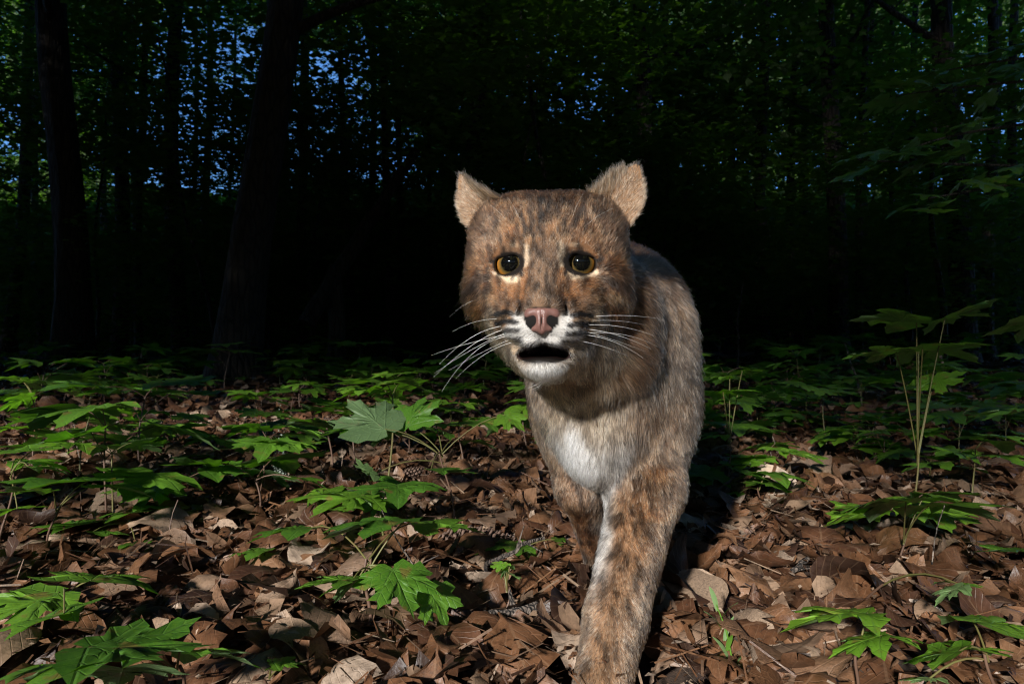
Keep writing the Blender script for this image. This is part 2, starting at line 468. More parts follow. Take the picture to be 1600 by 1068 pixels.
if 'trees' not in SKIP:
    poles = []
    for i, (px, w, D, ln, lab) in enumerate(TR):
        p = pix(px, 330, D)
        dia = w / 1066.7 * D
        g = np.random.default_rng(100 + i)
        X = p.x - ln * p.z
        cr = []
        for k in range(1 + int(i % 3 == 0)):
            z = 3.4 + 2.6 * k + g.random() * 0.8
            cr.append((g.normal(0, 1.2), g.normal(0.8, 0.9), z + (D - 8) * 0.22, 0.75 + 0.35 * g.random()))
        tree(X, D, dia, (ln, 0), 14, cr, lab, seed=i * 7 + 3, limbs=3)
    gp = np.random.default_rng(640)
    for i in range(26):
        D = 9.5 + 8 * gp.random(); px = 30 + 1540 * (i + gp.random() * 0.9) / 26
        near = min(TR, key=lambda q: abs(q[0] - px))
        r = tree((px - 800) / 1066.7 * D, D, (7 + 7 * gp.random()) / 1066.7 * D, (gp.normal(0, 0.02), 0), 12, [], '', seed=700 + i, limbs=2, group='pole trees between the larger trunks', sides=8)
        poles.append((r, px, D, near))
    # the big leaning tree with the bough that arches over to the right
    p0 = pix(385, 480, 6.0)
    big = tree(p0.x - 0.02, 6.0, 0.36, (0.118, 0.0), 13, [(-1.5, 1.0, 6.6, 0.8), (1.2, 1.2, 7.2, 0.8)],
               'big leaning tree with a swollen base and a bough arching to the right', seed=77, limbs=0, bend=-0.12, sides=18)
    a = pix(445, 60, 6.0); b = pix(520, 5, 5.8); c = pix(640, -12, 5.5)
    bp = bez(tuple(a - Vector(big.location)), tuple(b - Vector(big.location) + Vector((0, 0, 0.0))), tuple(c - Vector(big.location)), 12) if 'bez' in globals() else None
    t_ = np.linspace(0, 1, 12)[:, None]
    A, B, C_ = [np.array(v - Vector(big.location)) for v in (a, b, c)]
    bp = (1 - t_) ** 2 * A + 2 * t_ * (1 - t_) * B + t_ ** 2 * C_
    obj('bough', mesh_np('bough', *tube_path(bp, np.linspace(0.055, 0.022, 12), 8, 5), M_BARK), big)
    # leaning dead trunk and broken stump
    a = pix(480, 505, 6.6); b = pix(575, 350, 7.0); c = pix(650, 235, 7.4)
    pts = np.array([tuple(a), tuple(a * 0.5 + b * 0.5), tuple(b), tuple(b * 0.5 + c * 0.5), tuple(c)]) - np.array(tuple(a))
    pts = np.stack([np.interp(np.linspace(0, 4, 14), np.arange(5), pts[:, q]) for q in range(3)], 1) + rng.normal(0, 0.012, (14, 3))
    o = obj('leaning_trunk', mesh_np('leaning_trunk', *tube_path(pts, np.linspace(0.085, 0.05, 14), 10, 8), M_BARK)); o.location = a
    tag(o, 'dead trunk leaning up to the right between the slim trunks', 'fallen trunk')
    a = pix(522, 500, 6.8); a.z = float(ghgt(a.x, a.y))
    h = np.array([0, .12, .3, .5, .7, .86, .97, 1.05]) * 0.95
    V, Q = tube_path(np.stack([0.03 * np.sin(h * 3), 0 * h, h], 1), 0.085 * (1 + 0.9 * np.exp(-h / 0.15)) * np.linspace(1, 0.8, 8), 14, 9, 0.10)
    V[-14:, 2] += np.abs(np.sin(np.arange(14) * 1.3)) * 0.16; V[-28:-14, 2] += np.abs(np.sin(np.arange(14) * 1.3)) * 0.05
    V2, Q2 = V[-14:].copy(), None
    o = obj('broken_stump', mesh_np('broken_stump', V, Q, M_BARK)); o.location = a
    tag(o, 'broken dead stump with a jagged top right of the big leaning tree', 'stump')
    # understorey saplings filling the middle distance
    g = np.random.default_rng(500)
    saps = []
    for i in range(74):
        D = 6.5 + 13 * (i / 74) ** 0.9 + g.random()
        px = g.random() * 1900 - 150
        X = (px - 800) / 1066.7 * D
        z0 = float(ghgt(X, D)) - 0.05
        r = empty('sapling', (X, D, z0)); saps.append((r, px, D))
        hh = 1.9 + 2.8 * g.random() ** 1.5
        t = np.linspace(0, 1, 10)
        pts = np.stack([t * g.normal(0, 0.35) + 0.05 * np.sin(t * 9), t * g.normal(0, 0.3), t * hh], 1)
        obj('trunk', mesh_np('trunk', *tube_path(pts, np.linspace(0.022, 0.008, 10) * (1 + g.random()), 6, i), M_BARK), r)
        for k in range(2 + int(hh > 3.5)):
            c = obj('foliage', SPRAYS[int(g.integers(0, 3))], r)
            zz = 0.9 + (hh - 0.6) * (k + 0.3) / 2.6
            c.location = (g.normal(0, 0.3), g.normal(0, 0.3), zz)
            s = 0.75 + 0.5 * g.random()
            c.scale = (s, s, s * 0.7); c.rotation_euler = (0, 0, g.random() * 6.28)
    SHORT = ['thick far left trunk', 'second trunk from the left', 'third trunk from the left', 'trunk left of the big leaning tree', 'leaning slim trunk at the left edge', 'thin trunk left of the leaning tree',
             'slender trunk right of the leaning tree', 'sapling trunk behind the leaning tree', 'slim wavy trunk', 'thin trunk beside the wavy one', 'broad trunk behind the bobcat ear', 'thin trunk behind the bobcat head',
             'trunk above the bobcat forehead', 'trunk above the bobcat brow', 'trunk left of the upright ear', 'trunk behind the upright ear', 'pole trunk right of the upright ear', 'pole trunk above the bobcat back',
             'trunk right of the bobcat back', 'slim leaning trunk right of the bobcat', 'thin crossing trunk right of the bobcat', 'broad trunk left of the hanging boughs', 'slim trunk behind the hanging boughs',
             'thin trunk between the hanging boughs', 'thick right trunk', 'trunk right of the thick right trunk', 'narrow trunk at the far right edge']
    seen = set()
    for r, px, D, near in poles:
        nm = SHORT[TR.index(near)]; rel = 'left' if px < near[0] else 'right'
        for q in ('thin pole tree', 'second thin pole tree', 'fainter thin pole tree', 'farthest thin pole tree'):
            lab = f"{q} just {rel} of the {nm}"
            if lab not in seen: break
        seen.add(lab); r['label'] = lab
    for r, px, D in sorted(saps, key=lambda q: q[2]):
        best = None
        for i in sorted(range(len(TR)), key=lambda i: abs(TR[i][0] - px)):
            rel = 'in front of' if D < TR[i][2] - 1 and abs(TR[i][0] - px) < 40 else ('behind' if abs(TR[i][0] - px) < 40 else ('left of' if px < TR[i][0] else 'right of'))
            for q in ('leafy sapling', 'farther leafy sapling', 'small distant leafy sapling'):
                lab = f'{q} {rel} the {SHORT[i]}'
                if lab not in seen: best = lab; break
            if best: break
        seen.add(best); tag(r, best, 'sapling', 'leafy saplings of the dark understorey')
    # trees added out of view: their crowns keep the sun off the wood beyond
    # (trunk x, y), crown centre, size, how many tiers
    SH = [((-8.5, 2.6), (-8.5, 2.4, 4.2), 0.9, 4), ((-13.5, 4.0), (-13.5, 3.5, 4.4), 1.0, 4), ((-18.5, 5.5), (-18.5, 4.5, 4.6), 1.0, 4), ((8.0, 3.0), (8.0, 2.4, 4.4), 0.85, 4),
          ((-3.9, 0.9), (-3.6, 0.4, 4.6), 0.62, 4), ((3.9, 1.0), (3.3, 0.7, 4.6), 0.62, 4), ((-7.5, -2.2), (-7.0, -2.6, 5.0), 0.8, 3), ((-2.6, -2.6), (-1.3, -2.4, 4.85), 0.75, 3),
          ((4.5, -2.0), (4.3, -2.4, 4.7), 0.8, 3), ((-12.0, -2.0), (-12.5, -2.0, 5.6), 0.9, 3), ((2.2, -0.6), (-0.3, 1.3, 3.7), 0.38, 1), ((-2.9, -0.2), (-2.6, -0.2, 4.0), 0.40, 1)]
    OUTL = ['tall leafy tree just outside the left edge, beside the thick far left trunk', 'second tall leafy tree beyond the left edge', 'third and farthest tall leafy tree beyond the left edge', 'tall leafy tree just outside the right edge, beside the hanging boughs',
            'narrow leafy tree out of view at the left, near the big leaning tree', 'narrow leafy tree out of view at the right, near the young maple', 'tall tree behind the camera, far to its left', 'tall tree behind the camera, close to its left',
            'tall tree behind the camera, to its right', 'tall tree behind the camera, farthest to its left', 'slim tree right of the camera with one arching crown', 'slim tree left of the camera with one arching crown']
    for i, ((tx, ty), (X, Y, z), s, tiers) in enumerate(SH):
        r = tree(tx, ty, 0.34 if tiers > 1 else 0.14, (0, 0), 16 if tiers > 1 else 6, [], OUTL[i], seed=300 + i, limbs=2)
        for k in range(tiers):
            c = obj('crown', BIG[(i + k) % 2], r)
            c.location = (X - tx + (-1) ** k * 0.5 * (tiers > 1), Y - ty + 0.6 * k, z + k * 4.6)
            c.scale = (s, s, 0.72 * s); c.rotation_euler = (0, 0, i * 1.3 + k * 2.1)
    r = tree(0.25, -2.3, 0.05, (-0.10, 0.05), 3.0, [], 'leafy sapling behind the camera that throws its shade on the right-hand seedlings', seed=371, limbs=1, name='sapling', cat='sapling', group='leafy saplings of the dark understorey', sides=8)  # unseen sapling, added for the shade it casts
    for k, (cx_, cy_, cz_) in enumerate(((-0.55, 0.55, 1.70), (-0.25, 0.35, 2.05), (0.25, 0.1, 1.75), (0.7, 0.0, 2.2))):
        c = obj('foliage', SPRAYS[k % 3], r); c.location = (cx_, cy_, cz_); c.scale = (0.40, 0.40, 0.26); c.rotation_euler = (0, 0, k * 1.7)
    # the far wood that closes the view
    g = np.random.default_rng(900)
    n = 19000
    ang = g.uniform(-0.80, 0.80, n); D = g.uniform(15, 40, n)
    e = np.where(g.random(n) < 0.62, g.uniform(-0.02, 0.22, n), g.uniform(0.15, 0.56, n))
    D = np.where(e < 0.2, 17 + (D - 15) * 0.36, 23 + (D - 15) * 0.6)
    P = np.stack([D * np.tan(ang), D, np.maximum(e * D + CAM_Z, 0.1)], 1)
    # ragged top with sky gaps
    gap = 0.70 * vn2(ang * 8 + 0.3, e * 11, 2) + 0.30 * vn2(ang * 26, e * 34, 4)
    band = lambda c, w: np.clip(1 - np.abs(ang - c) / w, 0, 1)
    openw = 0.30 + 0.40 * smooth01(band(-0.33, 0.24) * 1.6) * smooth01((e - 0.20) / 0.08) * (1 - 0.5 * smooth01((e - 0.42) / 0.06)) + 0.34 * smooth01(band(0.08, 0.13) * 1.5) * smooth01((e - 0.30) / 0.06)
    keep = (e < 0.13 + 0.15 * vn2(ang * 5, e * 2 + 7, 11)) | (gap > openw) | (g.random(n) < 0.02)
    P = P[keep]
    L, T = leaf_sprays(1, 26, (0.1, 0.1, 0.1), 0.25, 3, spray=0.95, flat=0.9)
    a = g.random(len(P)) * 6.283
    ca, sa = np.cos(a)[:, None], np.sin(a)[:, None]
    VV = np.stack([L[None, :, 0] * ca - L[None, :, 1] * sa, L[None, :, 0] * sa + L[None, :, 1] * ca, np.broadcast_to(L[None, :, 2], (len(P), len(L)))], -1) + P[:, None, :]
    TT = (T[None] + (np.arange(len(P)) * len(L))[:, None, None]).reshape(-1, 3)
    # unseen wood added behind the camera to darken reflections, leaving the sun clear
    nb_ = 5200
    ang = g.uniform(-3.14, 3.14, nb_); D = g.uniform(13, 26, nb_); e = g.uniform(-0.02, 0.27, nb_)
    Pb = np.stack([D * np.sin(ang), -np.abs(D * np.cos(ang)) - 1.0, e * D + CAM_Z], 1)
    a = g.random(nb_) * 6.283; ca, sa = np.cos(a)[:, None], np.sin(a)[:, None]
    VB = np.stack([L[None, :, 0] * ca - L[None, :, 1] * sa, L[None, :, 0] * sa + L[None, :, 1] * ca, np.broadcast_to(L[None, :, 2], (nb_, len(L)))], -1) + Pb[:, None, :]
    TB = (T[None] + (np.arange(nb_) * len(L))[:, None, None]).reshape(-1, 3) + len(P) * len(L)
    VV = np.concatenate([VV.reshape(-1, 3), VB.reshape(-1, 3)]); TT = np.concatenate([TT, TB])
    o = obj('far_wood', mesh_np('far_wood', VV.reshape(-1, 3), TT, M_CROWN, smooth=False))
    tag(o, 'dark mass of far foliage closing the view behind the trunks', 'far wood', kind='stuff')
def simple_mat2(name, c0, c1, rough=0.55, scale=40):
    m, nt, out = newmat(name)
    tc = N(nt, 'ShaderNodeTexCoord'); ns = N(nt, 'ShaderNodeTexNoise'); ns.inputs['Scale'].default_value = scale
    nt.links.new(tc.outputs['Object'], ns.inputs[0])
    p = N(nt, 'ShaderNodeBsdfPrincipled'); p.inputs['Roughness'].default_value = rough
    nt.links.new(mixc(nt, ns.outputs[0], c0, c1), p.inputs['Base Color'])
    nt.links.new(p.outputs[0], out.inputs[0])
    return m
# ------------------------------------------------------------------ dead leaves
def dead_leaf_shape(kind, g, nL=9, nW=2):
    """curled dry leaf, length about 1; returns verts, quads, uv. kind: oak, beech, maple"""
    v = np.linspace(0, 1, nL)
    if kind == 'oak':
        w = 0.30 * np.sin(np.clip(v, 0, 1) ** 0.8 * 3.14) ** 0.55
        lob = 0.5 + 0.5 * np.cos(v * 6.283 * 3.4 + 0.6)
        w = w * (0.42 + 0.62 * lob) + 0.012
    elif kind == 'beech':
        w = 0.25 * np.sin(v ** 0.85 * 3.14) ** 0.75 + 0.008
    else:
        w = 0.42 * np.interp(v, [0, 0.08, 0.2, 0.32, 0.42, 0.58, 0.68, 0.84, 1.0], [0.25, 0.75, 0.62, 0.5, 0.95, 0.75, 0.30, 0.22, 0.02])
    u = np.linspace(-1, 1, 2 * nW + 1)
    asym = 1 + 0.12 * g.normal()
    U, Vv = np.meshgrid(u, v)
    W = w[:, None] * np.where(U > 0, asym, 2 - asym)
    x = U * W; y = Vv - 0.5 + (np.abs(U) * 0.10 if kind != 'maple' else np.abs(U) * 0.06)
    cup = g.uniform(-4.4, 4.8); bend = g.uniform(-2.8, 2.8); tw = g.uniform(-1.5, 1.5)
    # curl across
    if abs(cup) > 0.05:
        zc = (1 - np.cos(x * cup)) / cup; xc = np.sin(x * cup) / cup
    else: zc, xc = 0 * x, x
    zc = zc + 0.035 * np.sin(U * 4 + Vv * g.uniform(6, 12) + g.random() * 6) * np.abs(U) + g.normal(0, 0.012, x.shape)
    # curl along
    yb = np.sin(y * bend) / bend; R_ = (1 - np.cos(y * bend)) / bend
    ny, nz_ = yb - zc * np.sin(y * bend), R_ + zc * np.cos(y * bend)
    a = tw * y
    X = xc * np.cos(a) - nz_ * np.sin(a) * 0.6; Z = nz_ * np.cos(a) + xc * np.sin(a) * 0.8
    P = np.stack([X, ny, Z], -1).reshape(-1, 3)
    P[:, 2] -= P[:, 2].mean()
    k = 2 * nW + 1
    ii = np.arange(nL * k).reshape(nL, k)
    Q = np.stack([ii[:-1, :-1], ii[:-1, 1:], ii[1:, 1:], ii[1:, :-1]], -1).reshape(-1, 4)
    uv = np.stack([(U * 0.5 + 0.5), Vv], -1).reshape(-1, 2)
    return P, Q, uv

def rot_batch(yaw, tilt, tdir, roll=None):
    """rotation matrices: yaw about z then tilt about a horizontal axis"""
    n = len(yaw)
    c, s = np.cos(yaw), np.sin(yaw); z = np.zeros(n); o = np.ones(n)
    Rz = np.stack([c, -s, z, s, c, z, z, z, o], 1).reshape(n, 3, 3)
    ax = np.stack([np.cos(tdir), np.sin(tdir), z], 1); ct, st = np.cos(tilt), np.sin(tilt)
    K = np.zeros((n, 3, 3)); K[:, 0, 1] = -ax[:, 2]; K[:, 0, 2] = ax[:, 1]; K[:, 1, 0] = ax[:, 2]; K[:, 1, 2] = -ax[:, 0]; K[:, 2, 0] = -ax[:, 1]; K[:, 2, 1] = ax[:, 0]
    Rt = np.eye(3)[None] + st[:, None, None] * K + (1 - ct)[:, None, None] * (K @ K)
    return Rt @ Rz

def in_view(X, Y, m=0.12):
    return np.abs(X) < 0.75 * Y + m

def batch_mesh(name, shapes, idx, P, S, RT, tint, mat):
    Vs, Qs, UVs, Ts = [], [], [], []; off = 0
    for k, (V, Q, uv) in enumerate(shapes):
        m = np.nonzero(idx == k)[0]
        if not len(m): continue
        W = np.einsum('nij,vj->nvi', RT[m], V) * S[m, None, None] + P[m, None, :]
        Vs.append(W.reshape(-1, 3)); Qs.append((Q[None] + (np.arange(len(m)) * len(V))[:, None, None]).reshape(-1, Q.shape[1]) + off)
        UVs.append(np.tile(uv, (len(m), 1))); Ts.append(np.repeat(tint[m], len(V))); off += len(m) * len(V)
    me = mesh_np(name, np.concatenate(Vs), np.concatenate(Qs), mat, uv=np.concatenate(UVs))
    a = me.attributes.new('tint', 'FLOAT', 'POINT'); a.data.foreach_set('value', np.concatenate(Ts).astype(np.float32))
    return me

gl = np.random.default_rng(21)
KINDS_ = ['oak', 'beech', 'oak', 'beech', 'maple']
near_shapes = [dead_leaf_shape(KINDS_[k % 5], gl, 8, 2) for k in range(22)]
low_shapes = [dead_leaf_shape(KINDS_[k % 5], gl, 5, 1) for k in range(16)]
def scatter(n, y0, y1, power, margin, gs):
    Y = y0 + (y1 - y0) * gs.random(n) ** power
    X = gs.uniform(-1, 1, n) * (0.76 * Y + margin)
    return X, Y
def place_stuff(name, shapes, X, Y, smin, smax, zmax, tiltsd, gs, label):
    ok = (np.hypot(X - 0.075, Y - 0.60) > 0.085) & (np.hypot(X - 0.12, Y - 0.91) > 0.05)
    X, Y = X[ok], Y[ok]
    n = len(X)
    lump = 0.022 * vn2(X * 9, Y * 9, 5) + 0.016 * vn2(X * 22, Y * 22, 6)
    P = np.stack([X, Y, ghgt(X, Y) + lump + gs.random(n) ** 1.3 * zmax + 0.003], 1)
    RT = rot_batch(gs.random(n) * 6.283, gs.normal(0, tiltsd, n), gs.random(n) * 6.283)
    flip = gs.random(n) < 0.4
    RT[flip] = RT[flip] @ np.diag([1, -1, -1.0])
    tint = np.clip(gs.normal(0.43, 0.26, n) + 0.2 * (vn2(X * 3, Y * 3, 8) - 0.5), 0, 1)
    S = smin + (smax - smin) * gs.random(n) ** 1.4
    me = batch_mesh(name, shapes, gs.integers(0, len(shapes), n), P, S, RT, tint, M_LIT)
    o = obj(name, me); tag(o, label, name.replace('_', ' '), kind='stuff')
    return o
if 'litter' not in SKIP:
    gs = np.random.default_rng(33)
    X, Y = scatter(7500, 0.42, 2.8, 0.75, 0.25, gs)
    place_stuff('leaf_litter', near_shapes, X, Y, 0.045, 0.125, 0.032, 0.36, gs, 'brown carpet of dry oak, beech and maple leaves round the bobcat')
    X, Y = scatter(15000, 2.6, 9.5, 0.8, 0.4, gs)
    place_stuff('leaf_litter', low_shapes, X, Y, 0.06, 0.14, 0.05, 0.36, gs, 'dim carpet of dry leaves farther back, under the seedlings')
    # crumbs: fragments, needles, bud scales
    X, Y = scatter(30000, 0.42, 2.8, 0.8, 0.15, gs)
    n = len(X)
    frag = [(np.array([(-0.5, -0.1, 0), (0.1, -0.25, 0.08), (0.5, 0.05, -0.02), (0.0, 0.28, 0.1)]), np.array([[0, 1, 2, 3]]), np.array([(0.2, 0.1), (0.8, 0.2), (0.7, 0.7), (0.3, 0.8)])),
            (np.array([(-2.2, -0.05, 0), (2.2, -0.09, 0.2), (2.2, 0.05, 0.25), (-2.2, 0.06, 0.1)]), np.array([[0, 1, 2, 3]]), np.array([(0.2, 0.1), (0.8, 0.2), (0.7, 0.7), (0.3, 0.8)]))]
    P = np.stack([X, Y, ghgt(X, Y) + 0.022 * vn2(X * 9, Y * 9, 5) + 0.016 * vn2(X * 22, Y * 22, 6) + gs.random(n) * 0.040], 1)
    RT = rot_batch(gs.random(n) * 6.283, gs.normal(0, 0.5, n), gs.random(n) * 6.283)
    me = batch_mesh('leaf_crumbs', frag, (gs.random(n) < 0.35).astype(int), P, 0.005 + 0.013 * gs.random(n) ** 2, RT, np.clip(gs.normal(0.5, 0.28, n), 0, 1), M_LIT)
    tag(obj('leaf_crumbs', me), 'fine crumbs of leaf, needles and bud scales in the litter', 'leaf crumbs', kind='stuff')
    # the leaves that show largest, one by one, as pieces of the forest floor
    fine = []
    for k in range(30):
        V, Q, uv = dead_leaf_shape(KINDS_[k % 5], gl, 10, 2)
        me = mesh_np('dead_leaf', V, Q, M_LIT, uv=uv)
        a = me.attributes.new('tint', 'FLOAT', 'POINT'); a.data.foreach_set('value', np.full(len(V), float(np.clip(gl.normal(0.55, 0.22), 0.05, 0.97)), dtype=np.float32))
        fine.append(me)
    k = 0
    while k < 275:
        y = 0.55 + 2.1 * gs.random() ** 0.9; x = gs.uniform(-1, 1) * 0.76 * y
        if math.hypot(x - 0.075, y - 0.6) < 0.11 or math.hypot(x - 0.12, y - 0.91) < 0.08: continue
        o = obj('dead_leaf', fine[k % 30], ground)
        s = 0.072 + 0.075 * gs.random()
        o.scale = (s, s, s)
        o.location = (x, y, float(ghgt(x, y)) + 0.026 + 0.028 * gs.random())
        o.rotation_euler = (gs.normal(0, 0.42) + (3.14 if gs.random() < 0.4 else 0), gs.normal(0, 0.42), gs.random() * 6.28)
        k += 1
# ------------------------------------------------------------------ maple seedlings
HALF = [(0.0, 1.0), (0.055, 0.87), (0.155, 0.82), (0.150, 0.72), (0.170, 0.61), (0.215, 0.54), (0.30, 0.59), (0.36, 0.69), (0.43, 0.66), (0.60, 0.72), (0.57, 0.59), (0.66, 0.50),
        (0.55, 0.43), (0.47, 0.32), (0.54, 0.27), (0.64, 0.27), (0.79, 0.17), (0.66, 0.08), (0.57, -0.05), (0.40, -0.03), (0.25, -0.14), (0.08, -0.13), (0.0, -0.03)]
HALF_LOW = [(0.0, 1.0), (0.12, 0.76), (0.14, 0.48), (0.36, 0.67), (0.62, 0.70), (0.52, 0.42), (0.42, 0.27), (0.78, 0.18), (0.56, -0.04), (0.2, -0.13), (0.0, -0.03)]
def maple_leaf(g, detail=2, droop=0.35, edge=0.0):
    half = HALF if detail == 2 else HALF_LOW
    out = half + [(-x, y) for x, y in half[-2:0:-1]]
    out = np.array(out)
    jit = g.normal(0, 0.018, out.shape); jit[0] = 0
    out = out + jit
    out[:, 0] *= g.uniform(0.88, 1.08)
    c = np.array([0.0, 0.22])
    rings = [0.0, 0.34, 0.68, 1.0] if detail == 2 else [0.0, 0.6, 1.0]
    V = [np.array([[c[0], c[1]]])] + [c + (out - c) * r for r in rings[1:]]
    # pull ring points towards the petiole so veins radiate from it
    P2 = np.concatenate(V); n = len(out)
    ang = np.arctan2(P2[:, 0], P2[:, 1] + 0.02); r = np.hypot(P2[:, 0], P2[:, 1])
    z = -droop * 0.45 * r ** 2 * g.uniform(0.4, 1.2) + 0.05 * r
    z += -0.050 * r * np.cos(ang * 4.6) + 0.03 * np.sin(P2[:, 0] * 9 + g.random() * 6) * r + g.normal(0, 0.009, len(P2)) * (r > 0.3)
    z += g.uniform(-0.22, 0.22) * P2[:, 0] * np.abs(P2[:, 0]) + g.uniform(-0.25, 0.12) * np.clip(P2[:, 1] - 0.5, 0, 1)
    F_ = []
    for k in range(n): F_.append((0, 1 + k, 1 + (k + 1) % n))
    for q in range(len(rings) - 2):
        a = 1 + q * n; b = a + n
        for k in range(n):
            k2 = (k + 1) % n
            F_.append((a + k, b + k, b + k2)); F_.append((a + k, b + k2, a + k2))
    F_ = np.array(F_)[:, ::-1]
    return np.stack([P2[:, 0], P2[:, 1], z], 1), F_, P2

gm = np.random.default_rng(77)
def leaf_mesh(detail, mat, droop=0.35):
    V, F_, uv = maple_leaf(gm, detail, droop)
    return mesh_np('leaf', V, F_, mat, uv=uv)
LEAF_HI = [leaf_mesh(2, M_GREEN, d) for d in (0.1, 0.2, 0.35, 0.5, 0.25, 0.15, 0.4, 0.3)]
LEAF_HIY = [leaf_mesh(2, M_YGREEN, d) for d in (0.15, 0.3, 0.4, 0.2)]
LEAF_LO = [leaf_mesh(1, M_GREEN, d) for d in (0.1, 0.2, 0.35, 0.5, 0.25)]
LEAF_LOY = [leaf_mesh(1, M_YGREEN, d) for d in (0.15, 0.3, 0.4)]
M_STEM = simple_mat2('green_stem', (0.075, 0.11, 0.022), (0.12, 0.07, 0.03))
M_RSTEM = simple_mat2('red_brown_stem', (0.065, 0.032, 0.020), (0.12, 0.07, 0.044))

def leaf_obj(me, parent, loc, size, yaw, tilt=0.0, roll=0.0):
    o = obj('leaf', me, parent)
    o.location = loc
    M = Matrix.Rotation(yaw, 3, 'Z') @ Matrix.Rotation(tilt, 3, 'X') @ Matrix.Rotation(roll, 3, 'Y')
    o.rotation_euler = M.to_euler()
    o.scale = (size, size, size)
    return o

def petiole_parts(node, base, r=0.0011, k=6):
    node = np.array(node, float); base = np.array(base, float)
    mid = (node + base) / 2 + np.array([0, 0, 0.22 * np.linalg.norm(base[:2] - node[:2])])
    t = np.linspace(0, 1, k)[:, None]
    return tube_path((1 - t) ** 2 * node + 2 * t * (1 - t) * mid + t * t * base, np.linspace(r, r * 0.75, k), 5, 1, 0.02)

def seedling(label, bx, by, leaves, node_h=None, stem_r=0.0019, seed=0, name='maple_seedling', group='maple seedlings on the forest floor', young=False, red=True, xt=-9.0):
    """leaves: (px, py, Y, size, yaw deg, tilt deg, roll deg) - where the middle of the leaf was measured"""
    g = np.random.default_rng(seed)
    bz = float(ghgt(bx, by))
    root = empty(name, (bx, by, bz)); tag(root, label, 'seedling', group)
    O = np.array([bx, by, bz])
    L = []
    for (px, py, Y, size, yaw, tilt, roll) in leaves:
        L.append((np.array(pix(px, py, Y)) - O, size, R(yaw), R(tilt if abs(tilt) > 12 else tilt * 0.4), R(roll)))
    top = max(l[0][2] for l in L)
    cx = np.mean([l[0][0] for l in L]); cy = np.mean([l[0][1] for l in L])
    nh = node_h if node_h is not None else top * 0.72
    node = np.array([cx * 0.5, cy * 0.5, nh])
    t = np.linspace(0, 1, 12)[:, None]
    pts = node * t + np.array([0.004, 0.003, 0]) * np.sin(t * 7 + g.random() * 5)
    pts[:, 2] = -0.01 + (nh + 0.01) * t[:, 0]
    parts = [tube_path(pts, np.linspace(stem_r, stem_r * 0.7, 12), 6, seed, 0.06)]
    obj('stem', mesh_np('stem', *parts[0], M_RSTEM if red else M_STEM), root)
    pets = []
    for (c, size, yaw, tilt, roll) in L:
        M = Matrix.Rotation(R(xt), 3, 'X') @ Matrix.Rotation(yaw, 3, 'Z') @ Matrix.Rotation(tilt, 3, 'X') @ Matrix.Rotation(roll, 3, 'Y')
        eul = M.to_euler(); M = np.array(M)
        base = c - M @ np.array([0, 0.35 * size, 0])
        me = (LEAF_HIY if young else LEAF_HI)[int(g.integers(0, 4 if young else 8))]
        lo = leaf_obj(me, root, base, size, yaw, tilt, roll); lo.rotation_euler = eul
        nd = node * (1.0 - 0.12 * g.random())
        obj('petiole', mesh_np('petiole', *petiole_parts(nd, base), M_STEM), root)
    return root

